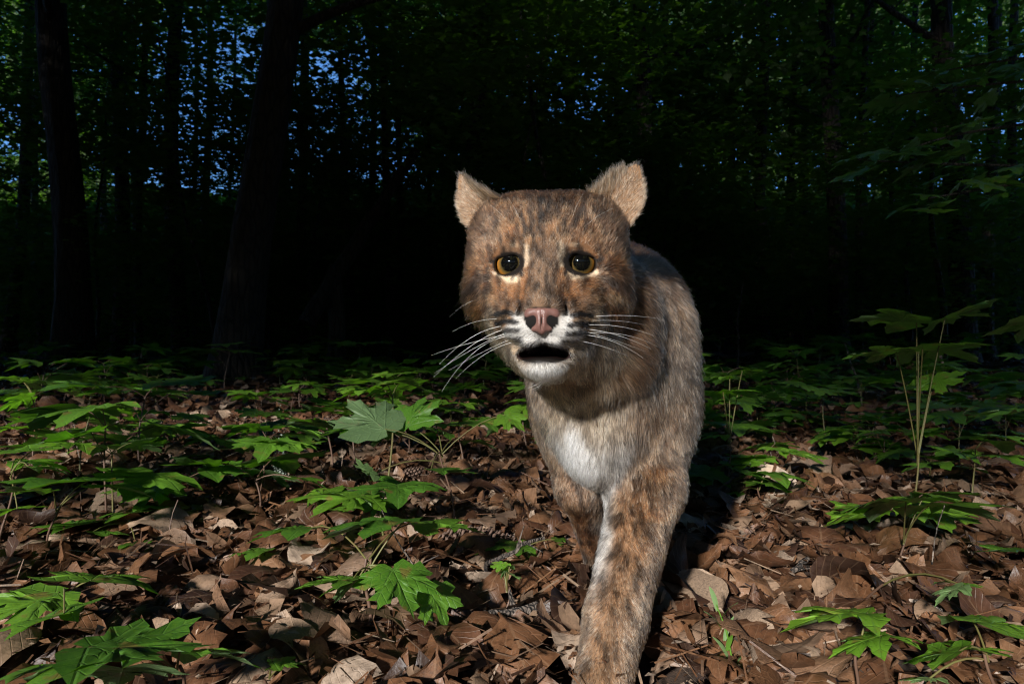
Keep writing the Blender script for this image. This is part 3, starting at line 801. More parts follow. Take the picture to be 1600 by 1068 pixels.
if 'seedlings' not in SKIP:
    SD = seedling
    SD('low broad-leaved maple seedling, its single big leaf nearest the left bottom corner', -0.52, 0.80, [(152, 897, 0.76, 0.082, 20, -6, 4), (40, 942, 0.66, 0.085, 150, -8, 0), (75, 962, 0.62, 0.06, 70, -14, 0)], seed=1, xt=-3)
    SD('seedling with long flat leaves seen edge-on at the bottom left edge', -0.27, 0.60, [(210, 1012, 0.52, 0.092, -78, -6, 3), (120, 1032, 0.50, 0.075, 75, -9, 0), (330, 1016, 0.55, 0.066, -60, -8, -5), (190, 1050, 0.50, 0.06, 30, -16, 0)], seed=2, xt=-17)
    SD('maple seedling with a wide flat leaf over the litter at the left edge', -0.70, 1.02, [(95, 752, 0.98, 0.125, 82, -3, 2), (180, 760, 1.05, 0.09, -75, -6, 0), (45, 768, 0.90, 0.07, 120, -5, 0)], seed=3)
    SD('tall seedling in front with flat top leaves and a big drooping leaf facing us', -0.158, 0.73, [(585, 815, 0.76, 0.098, 78, -4, 2), (690, 818, 0.84, 0.085, -82, -4, 0), (450, 826, 0.84, 0.080, 95, -8, 2), (520, 905, 0.70, 0.060, 95, -6, 0), (626, 912, 0.70, 0.062, -140, -38, 4), (682, 940, 0.72, 0.045, -120, -50, 20), (545, 912, 0.74, 0.050, 50, -24, 0)], node_h=0.115, xt=-11, seed=4, stem_r=0.0024)
    SD('seedling with a pale green-backed leaf raised upright, left of the bobcat chest', -0.085, 1.12, [(580, 652, 1.12, 0.098, 62, 34, 150), (645, 645, 1.14, 0.072, -25, 62, -10), (535, 672, 1.12, 0.060, 90, 4, 0), (700, 665, 1.2, 0.062, -80, -6, 0), (745, 690, 1.25, 0.060, -70, -10, 0), (572, 735, 1.08, 0.045, 80, 20, 20), (800, 655, 1.15, 0.048, -120, -30, 30), (700, 735, 1.0, 0.072, -75, -8, 0)], node_h=0.17, seed=5)
    SD('bright seedling cluster with many thin flat leaves in the middle left litter', -0.60, 1.66, [(320, 685, 1.66, 0.085, 90, -3, 0), (410, 682, 1.68, 0.10, -85, -3, 0), (300, 712, 1.60, 0.07, 60, -8, 0), (365, 700, 1.7, 0.07, -20, -10, 0), (440, 715, 1.6, 0.07, -80, -6, 0)], seed=6, young=True)
    SD('seedling with small bright leaves just in front of the fallen cones', -0.52, 1.42, [(340, 735, 1.4, 0.055, 70, -10, 0), (370, 728, 1.42, 0.06, -70, -10, 0), (310, 742, 1.4, 0.05, 110, -8, 0)], seed=7, young=True)
    SD('dark green seedling low beside the bobcat far fore leg', -0.01, 0.99, [(780, 852, 0.98, 0.062, 95, -8, 0), (825, 858, 0.96, 0.050, -100, -16, 10), (800, 845, 1.02, 0.045, 0, -5, 0), (880, 843, 1.02, 0.036, -80, -8, 0)], seed=8)
    SD('bright single-leaf seedling pair in the right foreground', 0.31, 0.62, [(1305, 958, 0.62, 0.080, 82, -5, 3), (1345, 1000, 0.60, 0.050, 70, -16, 0), (1395, 992, 0.62, 0.040, -60, -10, 0)], seed=9, young=True, xt=-15)
    SD('bright seedling with broad leaves cut off by the bottom right corner', 0.44, 0.60, [(1565, 972, 0.58, 0.070, -88, -7, 0), (1465, 1022, 0.58, 0.052, 40, -20, 0), (1520, 1010, 0.6, 0.045, -60, -12, 0), (1440, 1060, 0.58, 0.030, 10, -20, 0)], seed=10, young=True, xt=-10)
    SD('seedling with one very wide pair of flat leaves right of the bobcat hind foot', 0.55, 0.98, [(1370, 784, 0.90, 0.105, 84, -3, 1), (1490, 790, 0.90, 0.100, -84, -3, -1), (1425, 780, 0.98, 0.075, 0, -4, 0)], node_h=0.075, seed=11, xt=-14)
    SD('tall seedling with large grey-green leaves standing highest at the right', 0.66, 1.12, [(1395, 497, 1.08, 0.100, 80, 14, 6), (1500, 490, 1.10, 0.090, -75, 14, -8), (1370, 550, 1.05, 0.085, 88, -2, 0), (1470, 545, 1.12, 0.110, -84, -2, 0), (1425, 548, 1.0, 0.05, 20, -8, 0), (1465, 598, 1.12, 0.055, 160, -40, 10)], node_h=0.17, seed=12, red=False)
    SD('seedling with a broad dark leaf low over the litter right of the bobcat', 0.49, 1.34, [(1225, 740, 1.32, 0.098, -95, -6, 0), (1180, 738, 1.36, 0.07, 80, -4, 0), (1140, 770, 1.3, 0.055, 85, -4, 0)], seed=13)
    SD('small round-leaved seedling among the litter near the right edge', 0.40, 0.86, [(1485, 922, 0.66, 0.034, 40, -30, 10), (1500, 910, 0.68, 0.030, -60, -12, 0)], seed=14, young=True)
    SD('seedling with layered leaves hanging in from the right edge, above the litter', 0.88, 1.02, [(1575, 860, 0.80, 0.062, 80, -3, 0), (1595, 505, 1.05, 0.085, 70, 10, 0), (1590, 640, 1.1, 0.09, 85, -2, 0)], node_h=0.12, seed=15)
    SD('tallest seedling at the left edge with tiers of flat leaves', -1.20, 1.72, [(60, 598, 1.8, 0.105, -70, -4, 0), (10, 590, 1.8, 0.09, 85, -4, 0), (120, 614, 1.85, 0.08, -80, -6, 0), (28, 625, 1.7, 0.08, 120, -20, 10), (60, 660, 1.7, 0.11, -85, -5, 0), (10, 668, 1.7, 0.09, 70, -8, 0)], node_h=0.2, seed=16, young=True)  # yellow-green leaves stand in for the light falling on them
    SD('leafy seedling second from the left edge with a drooping middle leaf', -0.98, 1.75, [(150, 650, 1.72, 0.08, -100, -30, 10), (200, 642, 1.78, 0.09, -80, -4, 0), (130, 636, 1.8, 0.08, 80, -4, 0), (215, 655, 1.8, 0.07, -70, -8, 0)], node_h=0.11, seed=17, young=True)  # light on these leaves is put into their yellow-green colour
    SD('red-stemmed seedling at the left edge holding thin leaves at mid height', -0.74, 0.98, [(20, 705, 0.98, 0.09, 80, -3, 0), (60, 720, 1.05, 0.075, -75, -4, 0), (15, 795, 0.95, 0.06, 60, -10, 0), (70, 730, 0.9, 0.05, -60, -8, 0)], node_h=0.17, seed=18, young=True)  # brighter leaf green paints in the light at this edge
    SD('bright seedling close against the bobcat flank', 0.47, 1.48, [(1150, 612, 1.45, 0.085, -80, -5, 0), (1125, 590, 1.5, 0.06, 60, -8, 0), (1165, 580, 1.55, 0.055, -40, -6, 0), (1120, 680, 1.4, 0.055, 80, -6, 0)], node_h=0.14, seed=19, young=True)
    SD('low seedling with ragged leaves in the centre left foreground litter', -0.62, 1.12, [(200, 800, 1.1, 0.07, 70, -8, 0), (245, 790, 1.15, 0.07, -75, -8, 0), (110, 818, 1.05, 0.08, 88, -4, 0), (170, 830, 1.05, 0.06, -50, -10, 0), (225, 850, 1.02, 0.05, -110, -12, 0)], seed=20)
    SD('seedling with a single low leaf on bare litter, left of centre', -0.34, 0.96, [(395, 860, 0.94, 0.052, 86, -4, 0)], seed=21)
    SD('tiny bright seedling between the twig and the dark green seedling', -0.005, 0.82, [(790, 890, 0.82, 0.020, 60, -40, 0), (800, 898, 0.81, 0.022, -70, -30, 0), (782, 884, 0.83, 0.018, 150, -30, 0)], seed=22, young=True)
    SD('tiny bright seedling at the bottom edge left of centre', -0.23, 0.62, [(445, 1032, 0.60, 0.030, -70, -6, 0), (432, 1040, 0.6, 0.02, 80, -10, 0)], seed=23, young=True)
    # the rest of the carpet of seedlings, in copies
    protos = []
    for k in range(14):
        g = np.random.default_rng(200 + k)
        young = k % 3 == 1
        tall = 0.045 + 0.13 * g.random() ** 1.5
        parts = []; lv = []
        n = int(g.integers(3, 7))
        st = np.linspace(0, 1, 8)[:, None]
        sp = np.concatenate([np.sin(st * 4 + k) * 0.006, np.cos(st * 3 + k) * 0.006, st * tall - 0.01], 1)
        parts.append(tube_path(sp, np.linspace(0.0019, 0.0012, 8), 5, k, 0.03))
        a0 = g.random() * 6.28
        for q in range(n):
            a = a0 + q * 2.2 + g.normal(0, 0.3); rr = 0.02 + 0.05 * g.random()
            zz = tall * (1.0 - 0.25 * (q // 2) * g.random()) + 0.012 + g.normal(0, 0.006)
            base = np.array([math.cos(a) * rr, math.sin(a) * rr, zz])
            parts.append(petiole_parts(sp[-1] if q < 3 else sp[5], base, 0.0009, 5))
            lv.append((base, 0.055 + 0.05 * g.random(), a - math.pi / 2 + g.normal(0, 0.25), R(g.normal(-4, 7)), R(g.normal(0, 6)), int(g.integers(0, 3))))
        protos.append((mesh_np('stem', *merge(parts), M_STEM if k % 2 else M_RSTEM), lv, young, n))
    NUMW = {2: 'two', 3: 'three', 4: 'four', 5: 'five', 6: 'six'}
    g = np.random.default_rng(404)
    placed = [(-0.158, .73), (0.1, .9)]
    cnt = 0; seen2 = set()
    LM = [(0.3, 1.35, 'bobcat'), (-0.62, 1.85, 'fallen pine cones'), (-0.085, 1.3, 'seedling with the raised pale leaf'), (0.66, 1.2, 'tall grey-green seedling'), (-1.20, 1.8, 'tiered seedling at the left edge'),
          (1.35, 2.1, 'white dead stem'), (1.0, 1.9, 'short white stem'), (1.6, 4.8, 'thin forked dead sapling'), (-0.60, 1.75, 'thin-leaved bright cluster'), (-0.98, 1.8, 'drooping-leaved seedling'),
          (0.49, 1.4, 'broad dark-leaved seedling'), (0.88, 1.1, 'seedling at the right edge'), (-0.34, 1.0, 'single-leaved seedling'), (-2.3, 6.0, 'big leaning tree'), (-1.8, 6.6, 'broken stump'), (-5.0, 7.0, 'thick far left trunk'),
          (0.0, 8.0, 'broad trunk behind the bobcat ear'), (1.5, 8.0, 'trunk behind the upright ear'), (4.0, 8.0, 'broad trunk left of the boughs'), (5.0, 7.5, 'thick right trunk'), (2.4, 2.9, 'hanging maple boughs'),
          (-1.9, 3.6, 'second row of left seedlings'), (-0.4, 3.6, 'raised pale leaf, deep in the shade'), (2.2, 4.0, 'grey-green seedling, deep in the shade')]
    while cnt < 275:
        Y = 1.05 + 7.4 * g.random() ** 1.25; X = g.uniform(-1, 1) * (0.76 * Y + 0.05)
        if Y < 1.9 and -0.02 < X - 0.08 * 0 < 0.42: continue
        if Y < 1.6 and g.random() < 0.55: continue
        if vn2([X * 0.9], [Y * 0.9], 3)[0] < 0.36: continue
        me, lv, young, n = protos[int(g.integers(0, 14))]
        tone = 'bright' if young else 'dark green'
        r = empty('maple_seedling', (X, Y, float(ghgt(X, Y)) + 0.01), g.random() * 6.28)
        s = (0.8 + 0.6 * g.random()) * (1 + 0.5 * min(1, max(0, Y - 2.6) / 3) * g.random() * 2); r.scale = (s, s, s)
        r.rotation_euler = (Matrix.Rotation(R(-6), 3, 'X') @ Matrix.Rotation(g.random() * 6.28, 3, 'Z')).to_euler()
        pxx = 800 + X / Y * 1066.7
        best = None
        for q, (lx, ly, nm) in enumerate(sorted(LM, key=lambda l: math.hypot(l[0] - X, l[1] - Y))):
            dx, dy = X - lx, Y - ly
            rel = ('behind' if dy > 0 else 'in front of') if abs(dy) > abs(dx) else ('left of' if dx < 0 else 'right of')
            if math.hypot(dx, dy) > 1.6: rel = 'well ' + rel if rel != 'in front of' else 'well in front of'
            for sz in ('', 'small ', 'wide ') if s < 1.1 else ('tall ', 'loose ', 'leggy '):
                lab = f'{sz}{tone} {NUMW[n]}-leaved seedling {rel} the {nm}'
                if lab not in seen2: best = lab; break
            if best or q > 5: break
        best = best or f'{tone} {NUMW[n]}-leaved maple seedling far back in the shade'
        seen2.add(best)
        tag(r, best, 'seedling', 'maple seedlings on the forest floor')
        obj('stem', me, r)
        pool = (LEAF_HIY if young else LEAF_HI) if Y < 2.4 else (LEAF_LOY if young else LEAF_LO)
        for (base, size, yaw, tilt, roll, q) in lv:
            leaf_obj(pool[q % len(pool)], r, base, size, yaw, tilt, roll)
        cnt += 1
# ------------------------------------------------------------------ bobcat
# head frame: origin between the eyes, x to the cat's left, y towards the back of the head, z up (metres)
HEAD_O = np.array([0.0302, 0.622, 0.4215])
HEAD_YAW = R(-6.0)
_c, _s = math.cos(HEAD_YAW), math.sin(HEAD_YAW)
HEAD_M = np.array([[_c, -_s, 0], [_s, _c, 0], [0, 0, 1.0]])      # local -> world rotation
def h2w(p):
    return np.asarray(p) @ HEAD_M.T + HEAD_O
def w2h(p):
    return (np.asarray(p) - HEAD_O) @ HEAD_M
mm = 0.001

def rotm(rx, ry, rz):
    return np.array(Matrix.Rotation(R(rz), 3, 'Z') @ Matrix.Rotation(R(ry), 3, 'Y') @ Matrix.Rotation(R(rx), 3, 'X'))

def make_axis(lo, hi, f0, f1, fine, coarse):
    """grid line positions: step 'fine' within f0..f1, growing to 'coarse' outside"""
    out = [f0]
    while out[-1] < hi:
        d = max(0.0, out[-1] - f1)
        out.append(out[-1] + min(coarse, fine + d * 0.12))
    left = [f0]
    while left[-1] > lo:
        d = max(0.0, f0 - left[-1])
        left.append(left[-1] - min(coarse, fine + d * 0.12))
    return np.array(left[:0:-1] + out, dtype=np.float32)

GX = make_axis(-0.12, 0.46, -0.075, 0.135, 0.0019, 0.0050)
GY = make_axis(0.44, 1.72, 0.540, 0.700, 0.0019, 0.0060)
GZ = make_axis(-0.03, 0.60, 0.305, 0.500, 0.0019, 0.0050)
F = np.full((len(GX), len(GY), len(GZ)), 0.05, dtype=np.float32)

def _slices(lo, hi):
    out = []
    for g, a, b in ((GX, lo[0], hi[0]), (GY, lo[1], hi[1]), (GZ, lo[2], hi[2])):
        i0 = max(0, int(np.searchsorted(g, a)) - 1); i1 = min(len(g), int(np.searchsorted(g, b)) + 1)
        out.append(slice(i0, max(i1, i0 + 1)))
    return tuple(out)

def _combine(sl, d, k, op):
    a = F[sl]
    if op == 'add':
        h = np.clip(0.5 + 0.5 * (a - d) / k, 0, 1)
        F[sl] = a * (1 - h) + d * h - k * h * (1 - h)
    else:                                   # subtract
        h = np.clip(0.5 - 0.5 * (a + d) / k, 0, 1)
        F[sl] = a * (1 - h) - d * h + k * h * (1 - h)

def ell(c, r, rot=None, k=0.01, op='add', head=False):
    """ellipsoid; c, r in metres"""
    M = np.eye(3) if rot is None else rotm(*rot)
    c = np.asarray(c, float)
    if head:
        c = h2w(c); M = HEAD_M @ M
    rm = max(r) + k * 1.5 + 0.012
    sl = _slices(c - rm, c + rm)
    x = (GX[sl[0]] - c[0])[:, None, None]; y = (GY[sl[1]] - c[1])[None, :, None]; z = (GZ[sl[2]] - c[2])[None, None, :]
    u = (x * M[0, 0] + y * M[1, 0] + z * M[2, 0])
    v = (x * M[0, 1] + y * M[1, 1] + z * M[2, 1])
    w = (x * M[0, 2] + y * M[1, 2] + z * M[2, 2])
    k0 = np.sqrt((u / r[0]) ** 2 + (v / r[1]) ** 2 + (w / r[2]) ** 2)
    k1 = np.sqrt((u / r[0] ** 2) ** 2 + (v / r[1] ** 2) ** 2 + (w / r[2] ** 2) ** 2) + 1e-9
    _combine(sl, (k0 * (k0 - 1) / k1).astype(np.float32), k, op)

def cone(a, b, ra, rb, k=0.02, op='add', head=False):
    """tapered capsule"""
    a = np.asarray(a, float); b = np.asarray(b, float)
    if head: a = h2w(a); b = h2w(b)
    rm = max(ra, rb) + k * 1.5 + 0.012
    sl = _slices(np.minimum(a, b) - rm, np.maximum(a, b) + rm)
    x = (GX[sl[0]] - a[0])[:, None, None]; y = (GY[sl[1]] - a[1])[None, :, None]; z = (GZ[sl[2]] - a[2])[None, None, :]
    d = b - a; L2 = float(d @ d)
    t = np.clip((x * d[0] + y * d[1] + z * d[2]) / L2, 0, 1)
    t = t * t * (3 - 2 * t) * 0.35 + t * 0.65
    dist = np.sqrt((x - t * d[0]) ** 2 + (y - t * d[1]) ** 2 + (z - t * d[2]) ** 2)
    _combine(sl, (dist - (ra + (rb - ra) * t)).astype(np.float32), k, op)

def both(fn, c, *a, **kw):
    for s in (-1, 1):
        fn(np.array([c[0] * s, c[1], c[2]]) , *a, **kw)

def sell(c, r, rot=(0, 0, 0), **kw):         # mirrored pair of ellipsoids on the head
    for s in (-1, 1):
        ell(np.array([c[0] * s, c[1], c[2]]), r, (rot[0], rot[1] * s, rot[2] * s), head=True, **kw)

# --- trunk, world metres (body recedes to the right of the head)
ell((0.205, 1.17, 0.345), (0.088, 0.23, 0.112), (0, 0, -13), k=0.03)       # belly and ribs
ell((0.122, 0.86, 0.335), (0.086, 0.15, 0.118), (0, 0, -14), k=0.04)      # rib cage
ell((0.245, 1.36, 0.365), (0.090, 0.145, 0.112), (8, 0, -13), k=0.04)      # haunches
ell((0.150, 0.93, 0.400), (0.072, 0.15, 0.070), (0, 0, -14), k=0.04)       # withers
ell((0.100, 0.77, 0.285), (0.053, 0.060, 0.095), (-12, 0, -8), k=0.035)     # breast
cone((0.092, 0.735, 0.385), (0.125, 0.87, 0.375), 0.058, 0.082, k=0.03)   # neck
cone((0.096, 0.725, 0.340), (0.098, 0.78, 0.300), 0.040, 0.056, k=0.03)   # throat
# shoulders
ell((0.168, 0.835, 0.315), (0.046, 0.072, 0.100), (-10, 0, -8), k=0.04)
ell((0.070, 0.875, 0.305), (0.040, 0.070, 0.095), (10, 0, -14), k=0.03)
# left fore leg (nearest), reaching forward
cone((0.163, 0.825, 0.270), (0.150, 0.765, 0.185), 0.046, 0.037, k=0.035)
cone((0.150, 0.765, 0.185), (0.102, 0.672, 0.078), 0.0365, 0.0300, k=0.02)
cone((0.102, 0.672, 0.078), (0.082, 0.625, 0.032), 0.0295, 0.0265, k=0.010)
ell((0.076, 0.582, 0.020), (0.0285, 0.038, 0.019), (12, 0, 8), k=0.008)
for i, (dx, dy) in enumerate(((-0.023, 0.006), (-0.008, -0.008), (0.009, -0.008), (0.024, 0.004))):
    ell((0.071 + dx, 0.566 + dy, 0.016), (0.0095, 0.019, 0.0125), (0, 0, 8 - 7 * (i - 1.5)), k=0.006)
# right fore leg, carried back under the chest
cone((0.078, 0.865, 0.260), (0.086, 0.875, 0.165), 0.038, 0.030, k=0.03)
cone((0.090, 0.875, 0.165), (0.116, 0.930, 0.055), 0.026, 0.0185, k=0.02)
ell((0.120, 0.920, 0.024), (0.024, 0.036, 0.021), (0, 0, 0), k=0.012)
for i, (dx, dy) in enumerate(((-0.020, 0.004), (-0.007, -0.008), (0.008, -0.008), (0.021, 0.004))):
    ell((0.120 + dx, 0.895 + dy, 0.014), (0.0085, 0.017, 0.0115), (0, 0, 0), k=0.006)
# left hind leg
ell((0.300, 1.33, 0.300), (0.045, 0.100, 0.095), (25, 0, -12), k=0.035)
cone((0.300, 1.25, 0.235), (0.275, 1.36, 0.150), 0.042, 0.024, k=0.03)
cone((0.275, 1.36, 0.150), (0.268, 1.30, 0.040), 0.0215, 0.0200, k=0.02)
ell((0.266, 1.275, 0.024), (0.027, 0.045, 0.021), (0, 0, -5), k=0.012)
# right hind leg, stepping forward
ell((0.170, 1.36, 0.290), (0.042, 0.095, 0.095), (0, 0, -12), k=0.03)
cone((0.170, 1.26, 0.225), (0.172, 1.42, 0.150), 0.040, 0.024, k=0.03)
cone((0.172, 1.42, 0.150), (0.170, 1.40, 0.040), 0.021, 0.0195, k=0.02)
ell((0.170, 1.375, 0.024), (0.027, 0.045, 0.021), (0, 0, -5), k=0.012)
# bob tail
cone((0.275, 1.50, 0.385), (0.295, 1.585, 0.330), 0.024, 0.017, k=0.02)

# --- head, head frame
def H(x, y, z): return (x * mm, y * mm * (0.87 if y < 0 else 1.0), z * mm)
ell(H(0, 46, 18), H(66, 62, 55), k=0.012, head=True)                  # cranium
sell(H(37, 44, 38), H(26, 30, 28), k=0.026)
sell(H(56, 40, 8), H(20, 30, 30), k=0.020)                          # ear bases / broad crown
cone(H(4, 55, -15), H(24, 120, -35), 0.054, 0.062, k=0.025, head=True)  # nape
sell(H(26, 8, 20), H(22, 20, 12), (0, 15, 0), k=0.012)                # brow ridge
sell(H(31, -4.0, 14.0), H(15, 8, 5.5), (0, 8, 0), k=0.006)            # upper lid fold
sell(H(44, 14, -14), H(22, 24, 22), k=0.016)                         # cheek bone
sell(H(45, 38, -26), H(27, 34, 29), (0, 8, 0), k=0.022)               # ruff
sell(H(29, 32, -66), H(19, 26, 19), (0, 14, 0), k=0.018)             # lower ruff
sell(H(23, -6, -24), H(18, 22, 20), k=0.014)                         # beside the bridge
sell(H(35, 0, -47), H(17, 22, 18), k=0.018)                         # pads run into the cheeks
sell(H(20, 2, -79), H(14, 26, 13), (0, 20, 0), k=0.018)               # sides of the jaw
ell(H(0, 0, 8), H(22, 22, 24), k=0.016, head=True)                    # between the eyes
cone(H(0, -4, 2), H(0, -38, -40), 0.0195, 0.0175, k=0.012, head=True)  # bridge of the nose
cone(H(0, -44, -45), H(0, -49, -53), 0.0140, 0.0115, k=0.008, head=True)
sell(H(17, -34, -57), H(19.0, 19, 15.0), (0, -4, -14), k=0.010)       # whisker pads
ell(H(0, -10, -50), H(34, 32, 26), k=0.014, head=True)                # back of the muzzle
cone(H(0, -20, -88), H(0, 35, -62), 0.0150, 0.034, k=0.016, head=True) # lower jaw
ell(H(0, -25, -92), H(17, 14, 9), k=0.010, head=True)                 # chin
cone(H(6, 20, -60), H(28, 85, -85), 0.034, 0.044, k=0.025, head=True)    # throat
# mouth opening
ell(H(0, -34, -76.5), H(15.0, 38, 4.6), k=0.004, op='sub', head=True)
sell(H(13.5, -32, -81.0), H(9.0, 32, 4.6), (0, 24, 0), k=0.004, op='sub')
ell(H(0, -32, -81.5), H(18.0, 30, 3.5), k=0.004, op='sub', head=True)
# eye openings: a socket for the ball and an almond opening in the lids
EYE = np.array(H(30.6, 4.6, -0.5)); EYE_R = 0.0148
for s in (-1, 1):
    ec = EYE * [s, 1, 1]
    ell(ec, (EYE_R + 0.0006,) * 3, k=0.002, op='sub', head=True)
    ell(ec + H(s * 1.9, -14, -1.6), H(12.6, 15, 8.9), (0, 9 * s, 0), k=0.0025, op='sub', head=True)
    ell(ec + H(s * 8.5, -10, 0.8), H(5.0, 9, 2.4), (0, -22 * s, 0), k=0.003, op='sub', head=True)
    ell(ec + H(-s * 8.0, -10, -6.0), H(4.2, 9, 2.0), (0, 46 * -s, 0), k=0.003, op='sub', head=True)
    # hooded upper lid and the soft lower lid
    ell(ec + H(s * 1.2, -11.5, 10.2), H(14.5, 6.0, 4.6), (0, 9 * s, 0), k=0.0015, head=True)
# upper lip, hanging in two lobes
sell(H(9.5, -36, -69.5), H(10.5, 13, 6.0), (0, 12, 0), k=0.003)
# crease above the nose wings
sell(H(20.0, -42, -46), H(1.8, 8, 7), (0, -6, 0), k=0.005, op='sub')
# philtrum
ell(H(0, -56, -68), H(1.3, 8, 8), k=0.003, op='sub', head=True)

def surface_nets(F, xs, ys, zs):
    ins = F < 0
    c = ins[:-1, :-1, :-1].astype(np.int8)
    tot = sum(ins[i:ins.shape[0] - 1 + i, j:ins.shape[1] - 1 + j, k:ins.shape[2] - 1 + k].astype(np.int8) for i in (0, 1) for j in (0, 1) for k in (0, 1))
    act = (tot > 0) & (tot < 8)
    I, J, K = np.nonzero(act)
    idx = np.full(act.shape, -1, dtype=np.int32); idx[I, J, K] = np.arange(len(I))
    acc = np.zeros((len(I), 3)); cnt = np.zeros(len(I))
    corners = [(i, j, k) for i in (0, 1) for j in (0, 1) for k in (0, 1)]
    for a in corners:
        for b in corners:
            if sum(abs(a[q] - b[q]) for q in range(3)) != 1 or a > b: continue
            fa = F[I + a[0], J + a[1], K + a[2]]; fb = F[I + b[0], J + b[1], K + b[2]]
            m = (fa < 0) != (fb < 0)
            t = np.where(m, fa / np.where(m, fa - fb, 1), 0)
            pa = np.stack([xs[I + a[0]], ys[J + a[1]], zs[K + a[2]]], 1); pb = np.stack([xs[I + b[0]], ys[J + b[1]], zs[K + b[2]]], 1)
            acc += (pa + (pb - pa) * t[:, None]) * m[:, None]; cnt += m
    V = acc / cnt[:, None]
    quads = []
    for ax in range(3):
        n = [F.shape[q] for q in range(3)]
        u, v = (ax + 1) % 3, (ax + 2) % 3
        sl0 = [slice(None)] * 3; sl1 = [slice(None)] * 3
        sl0[ax] = slice(0, n[ax] - 1); sl1[ax] = slice(1, n[ax])
        a = ins[tuple(sl0)]; b = ins[tuple(sl1)]
        ch = np.array(np.nonzero(a != b)).T
        ok = (ch[:, u] > 0) & (ch[:, v] > 0) & (ch[:, u] < n[u] - 1) & (ch[:, v] < n[v] - 1)
        ch = ch[ok]
        flip = ~a[ch[:, 0], ch[:, 1], ch[:, 2]]
        def cell(du, dv):
            q = ch.copy(); q[:, u] -= du; q[:, v] -= dv
            return idx[q[:, 0], q[:, 1], q[:, 2]]
        Q = np.stack([cell(1, 1), cell(0, 1), cell(0, 0), cell(1, 0)], 1)
        Q[flip] = Q[flip][:, ::-1]
        quads.append(Q)
    return V, np.concatenate(quads)

cat_v, cat_q = surface_nets(F, GX, GY, GZ)
# keep the largest connected surface only
def relax(V, Q, n, w):
    e = np.concatenate([Q[:, [0, 1]], Q[:, [1, 2]], Q[:, [2, 3]], Q[:, [3, 0]]])
    deg = np.bincount(e[:, 0], minlength=len(V)) + np.bincount(e[:, 1], minlength=len(V))
    for _ in range(n):
        s = np.zeros_like(V)
        for q in range(3):
            s[:, q] = np.bincount(e[:, 0], V[e[:, 1], q], len(V)) + np.bincount(e[:, 1], V[e[:, 0], q], len(V))
        V = V + (s / np.maximum(deg, 1)[:, None] - V) * w
    return V
cat_v = relax(cat_v, cat_q, 3, 0.5)
del F

def vnormals(V, Q):
    d1 = V[Q[:, 2]] - V[Q[:, 0]]; d2 = V[Q[:, 3]] - V[Q[:, 1]]
    fn = np.cross(d1, d2)
    nn = np.zeros_like(V)
    for c in range(4):
        for q in range(3):
            nn[:, q] += np.bincount(Q[:, c], fn[:, q], len(V))
    return nn / (np.linalg.norm(nn, axis=1)[:, None] + 1e-12), np.linalg.norm(fn, axis=1) * 0.5
cat_n, cat_fa = vnormals(cat_v, cat_q)

# ---- value noise on points
def vnoise(p, seed=0):
    p = np.asarray(p, float); i = np.floor(p).astype(np.int64); f = p - i; f = f * f * (3 - 2 * f)
    def hsh(a, b, c):
        h = (a * 374761393 + b * 668265263 + c * 2147483647 + seed * 974634777) & 0xffffffff
        h = ((h ^ (h >> 13)) * 1274126177) & 0xffffffff
        return ((h ^ (h >> 16)) & 0xffff) / 65535.0
    r = 0
    for a in (0, 1):
        for b in (0, 1):
            for c in (0, 1):
                w = (f[:, 0] if a else 1 - f[:, 0]) * (f[:, 1] if b else 1 - f[:, 1]) * (f[:, 2] if c else 1 - f[:, 2])
                r = r + w * hsh(i[:, 0] + a, i[:, 1] + b, i[:, 2] + c)
    return r

def seg_mask(x, z, pts, w, soft):
    """soft mask round a polyline in the (x, z) face plane, millimetres"""
    d = np.full(len(x), 1e9)
    for (x0, z0), (x1, z1) in zip(pts[:-1], pts[1:]):
        dx, dz = x1 - x0, z1 - z0
        t = np.clip(((x - x0) * dx + (z - z0) * dz) / (dx * dx + dz * dz + 1e-9), 0, 1)
        d = np.minimum(d, np.hypot(x - x0 - t * dx, z - z0 - t * dz))
    return 1 - smooth01((d - w) / soft)

C_BROWN = np.array([0.138, 0.068, 0.032]); C_RUFOUS = np.array([0.285, 0.118, 0.040]); C_GREY = np.array([0.105, 0.073, 0.050])
C_BUFF = np.array([0.270, 0.155, 0.080]); C_CREAM = np.array([0.52, 0.39, 0.26]); C_WHITE = np.array([0.80, 0.76, 0.70])
C_BLACK = np.array([0.010, 0.008, 0.007]); C_DARK = np.array([0.030, 0.018, 0.011])

def lerp(a, b, m):
    m = np.asarray(m)[:, None]
    return a * (1 - m) + b * m

def headness(P):
    """1 on the head, 0 on the body"""
    h = w2h(P)
    return (1 - smooth01((h[:, 1] - 0.070) / 0.05)) * (1 - smooth01((-h[:, 2] - 0.104 + 0.25 * np.clip(h[:, 1], 0, 1)) / 0.022))

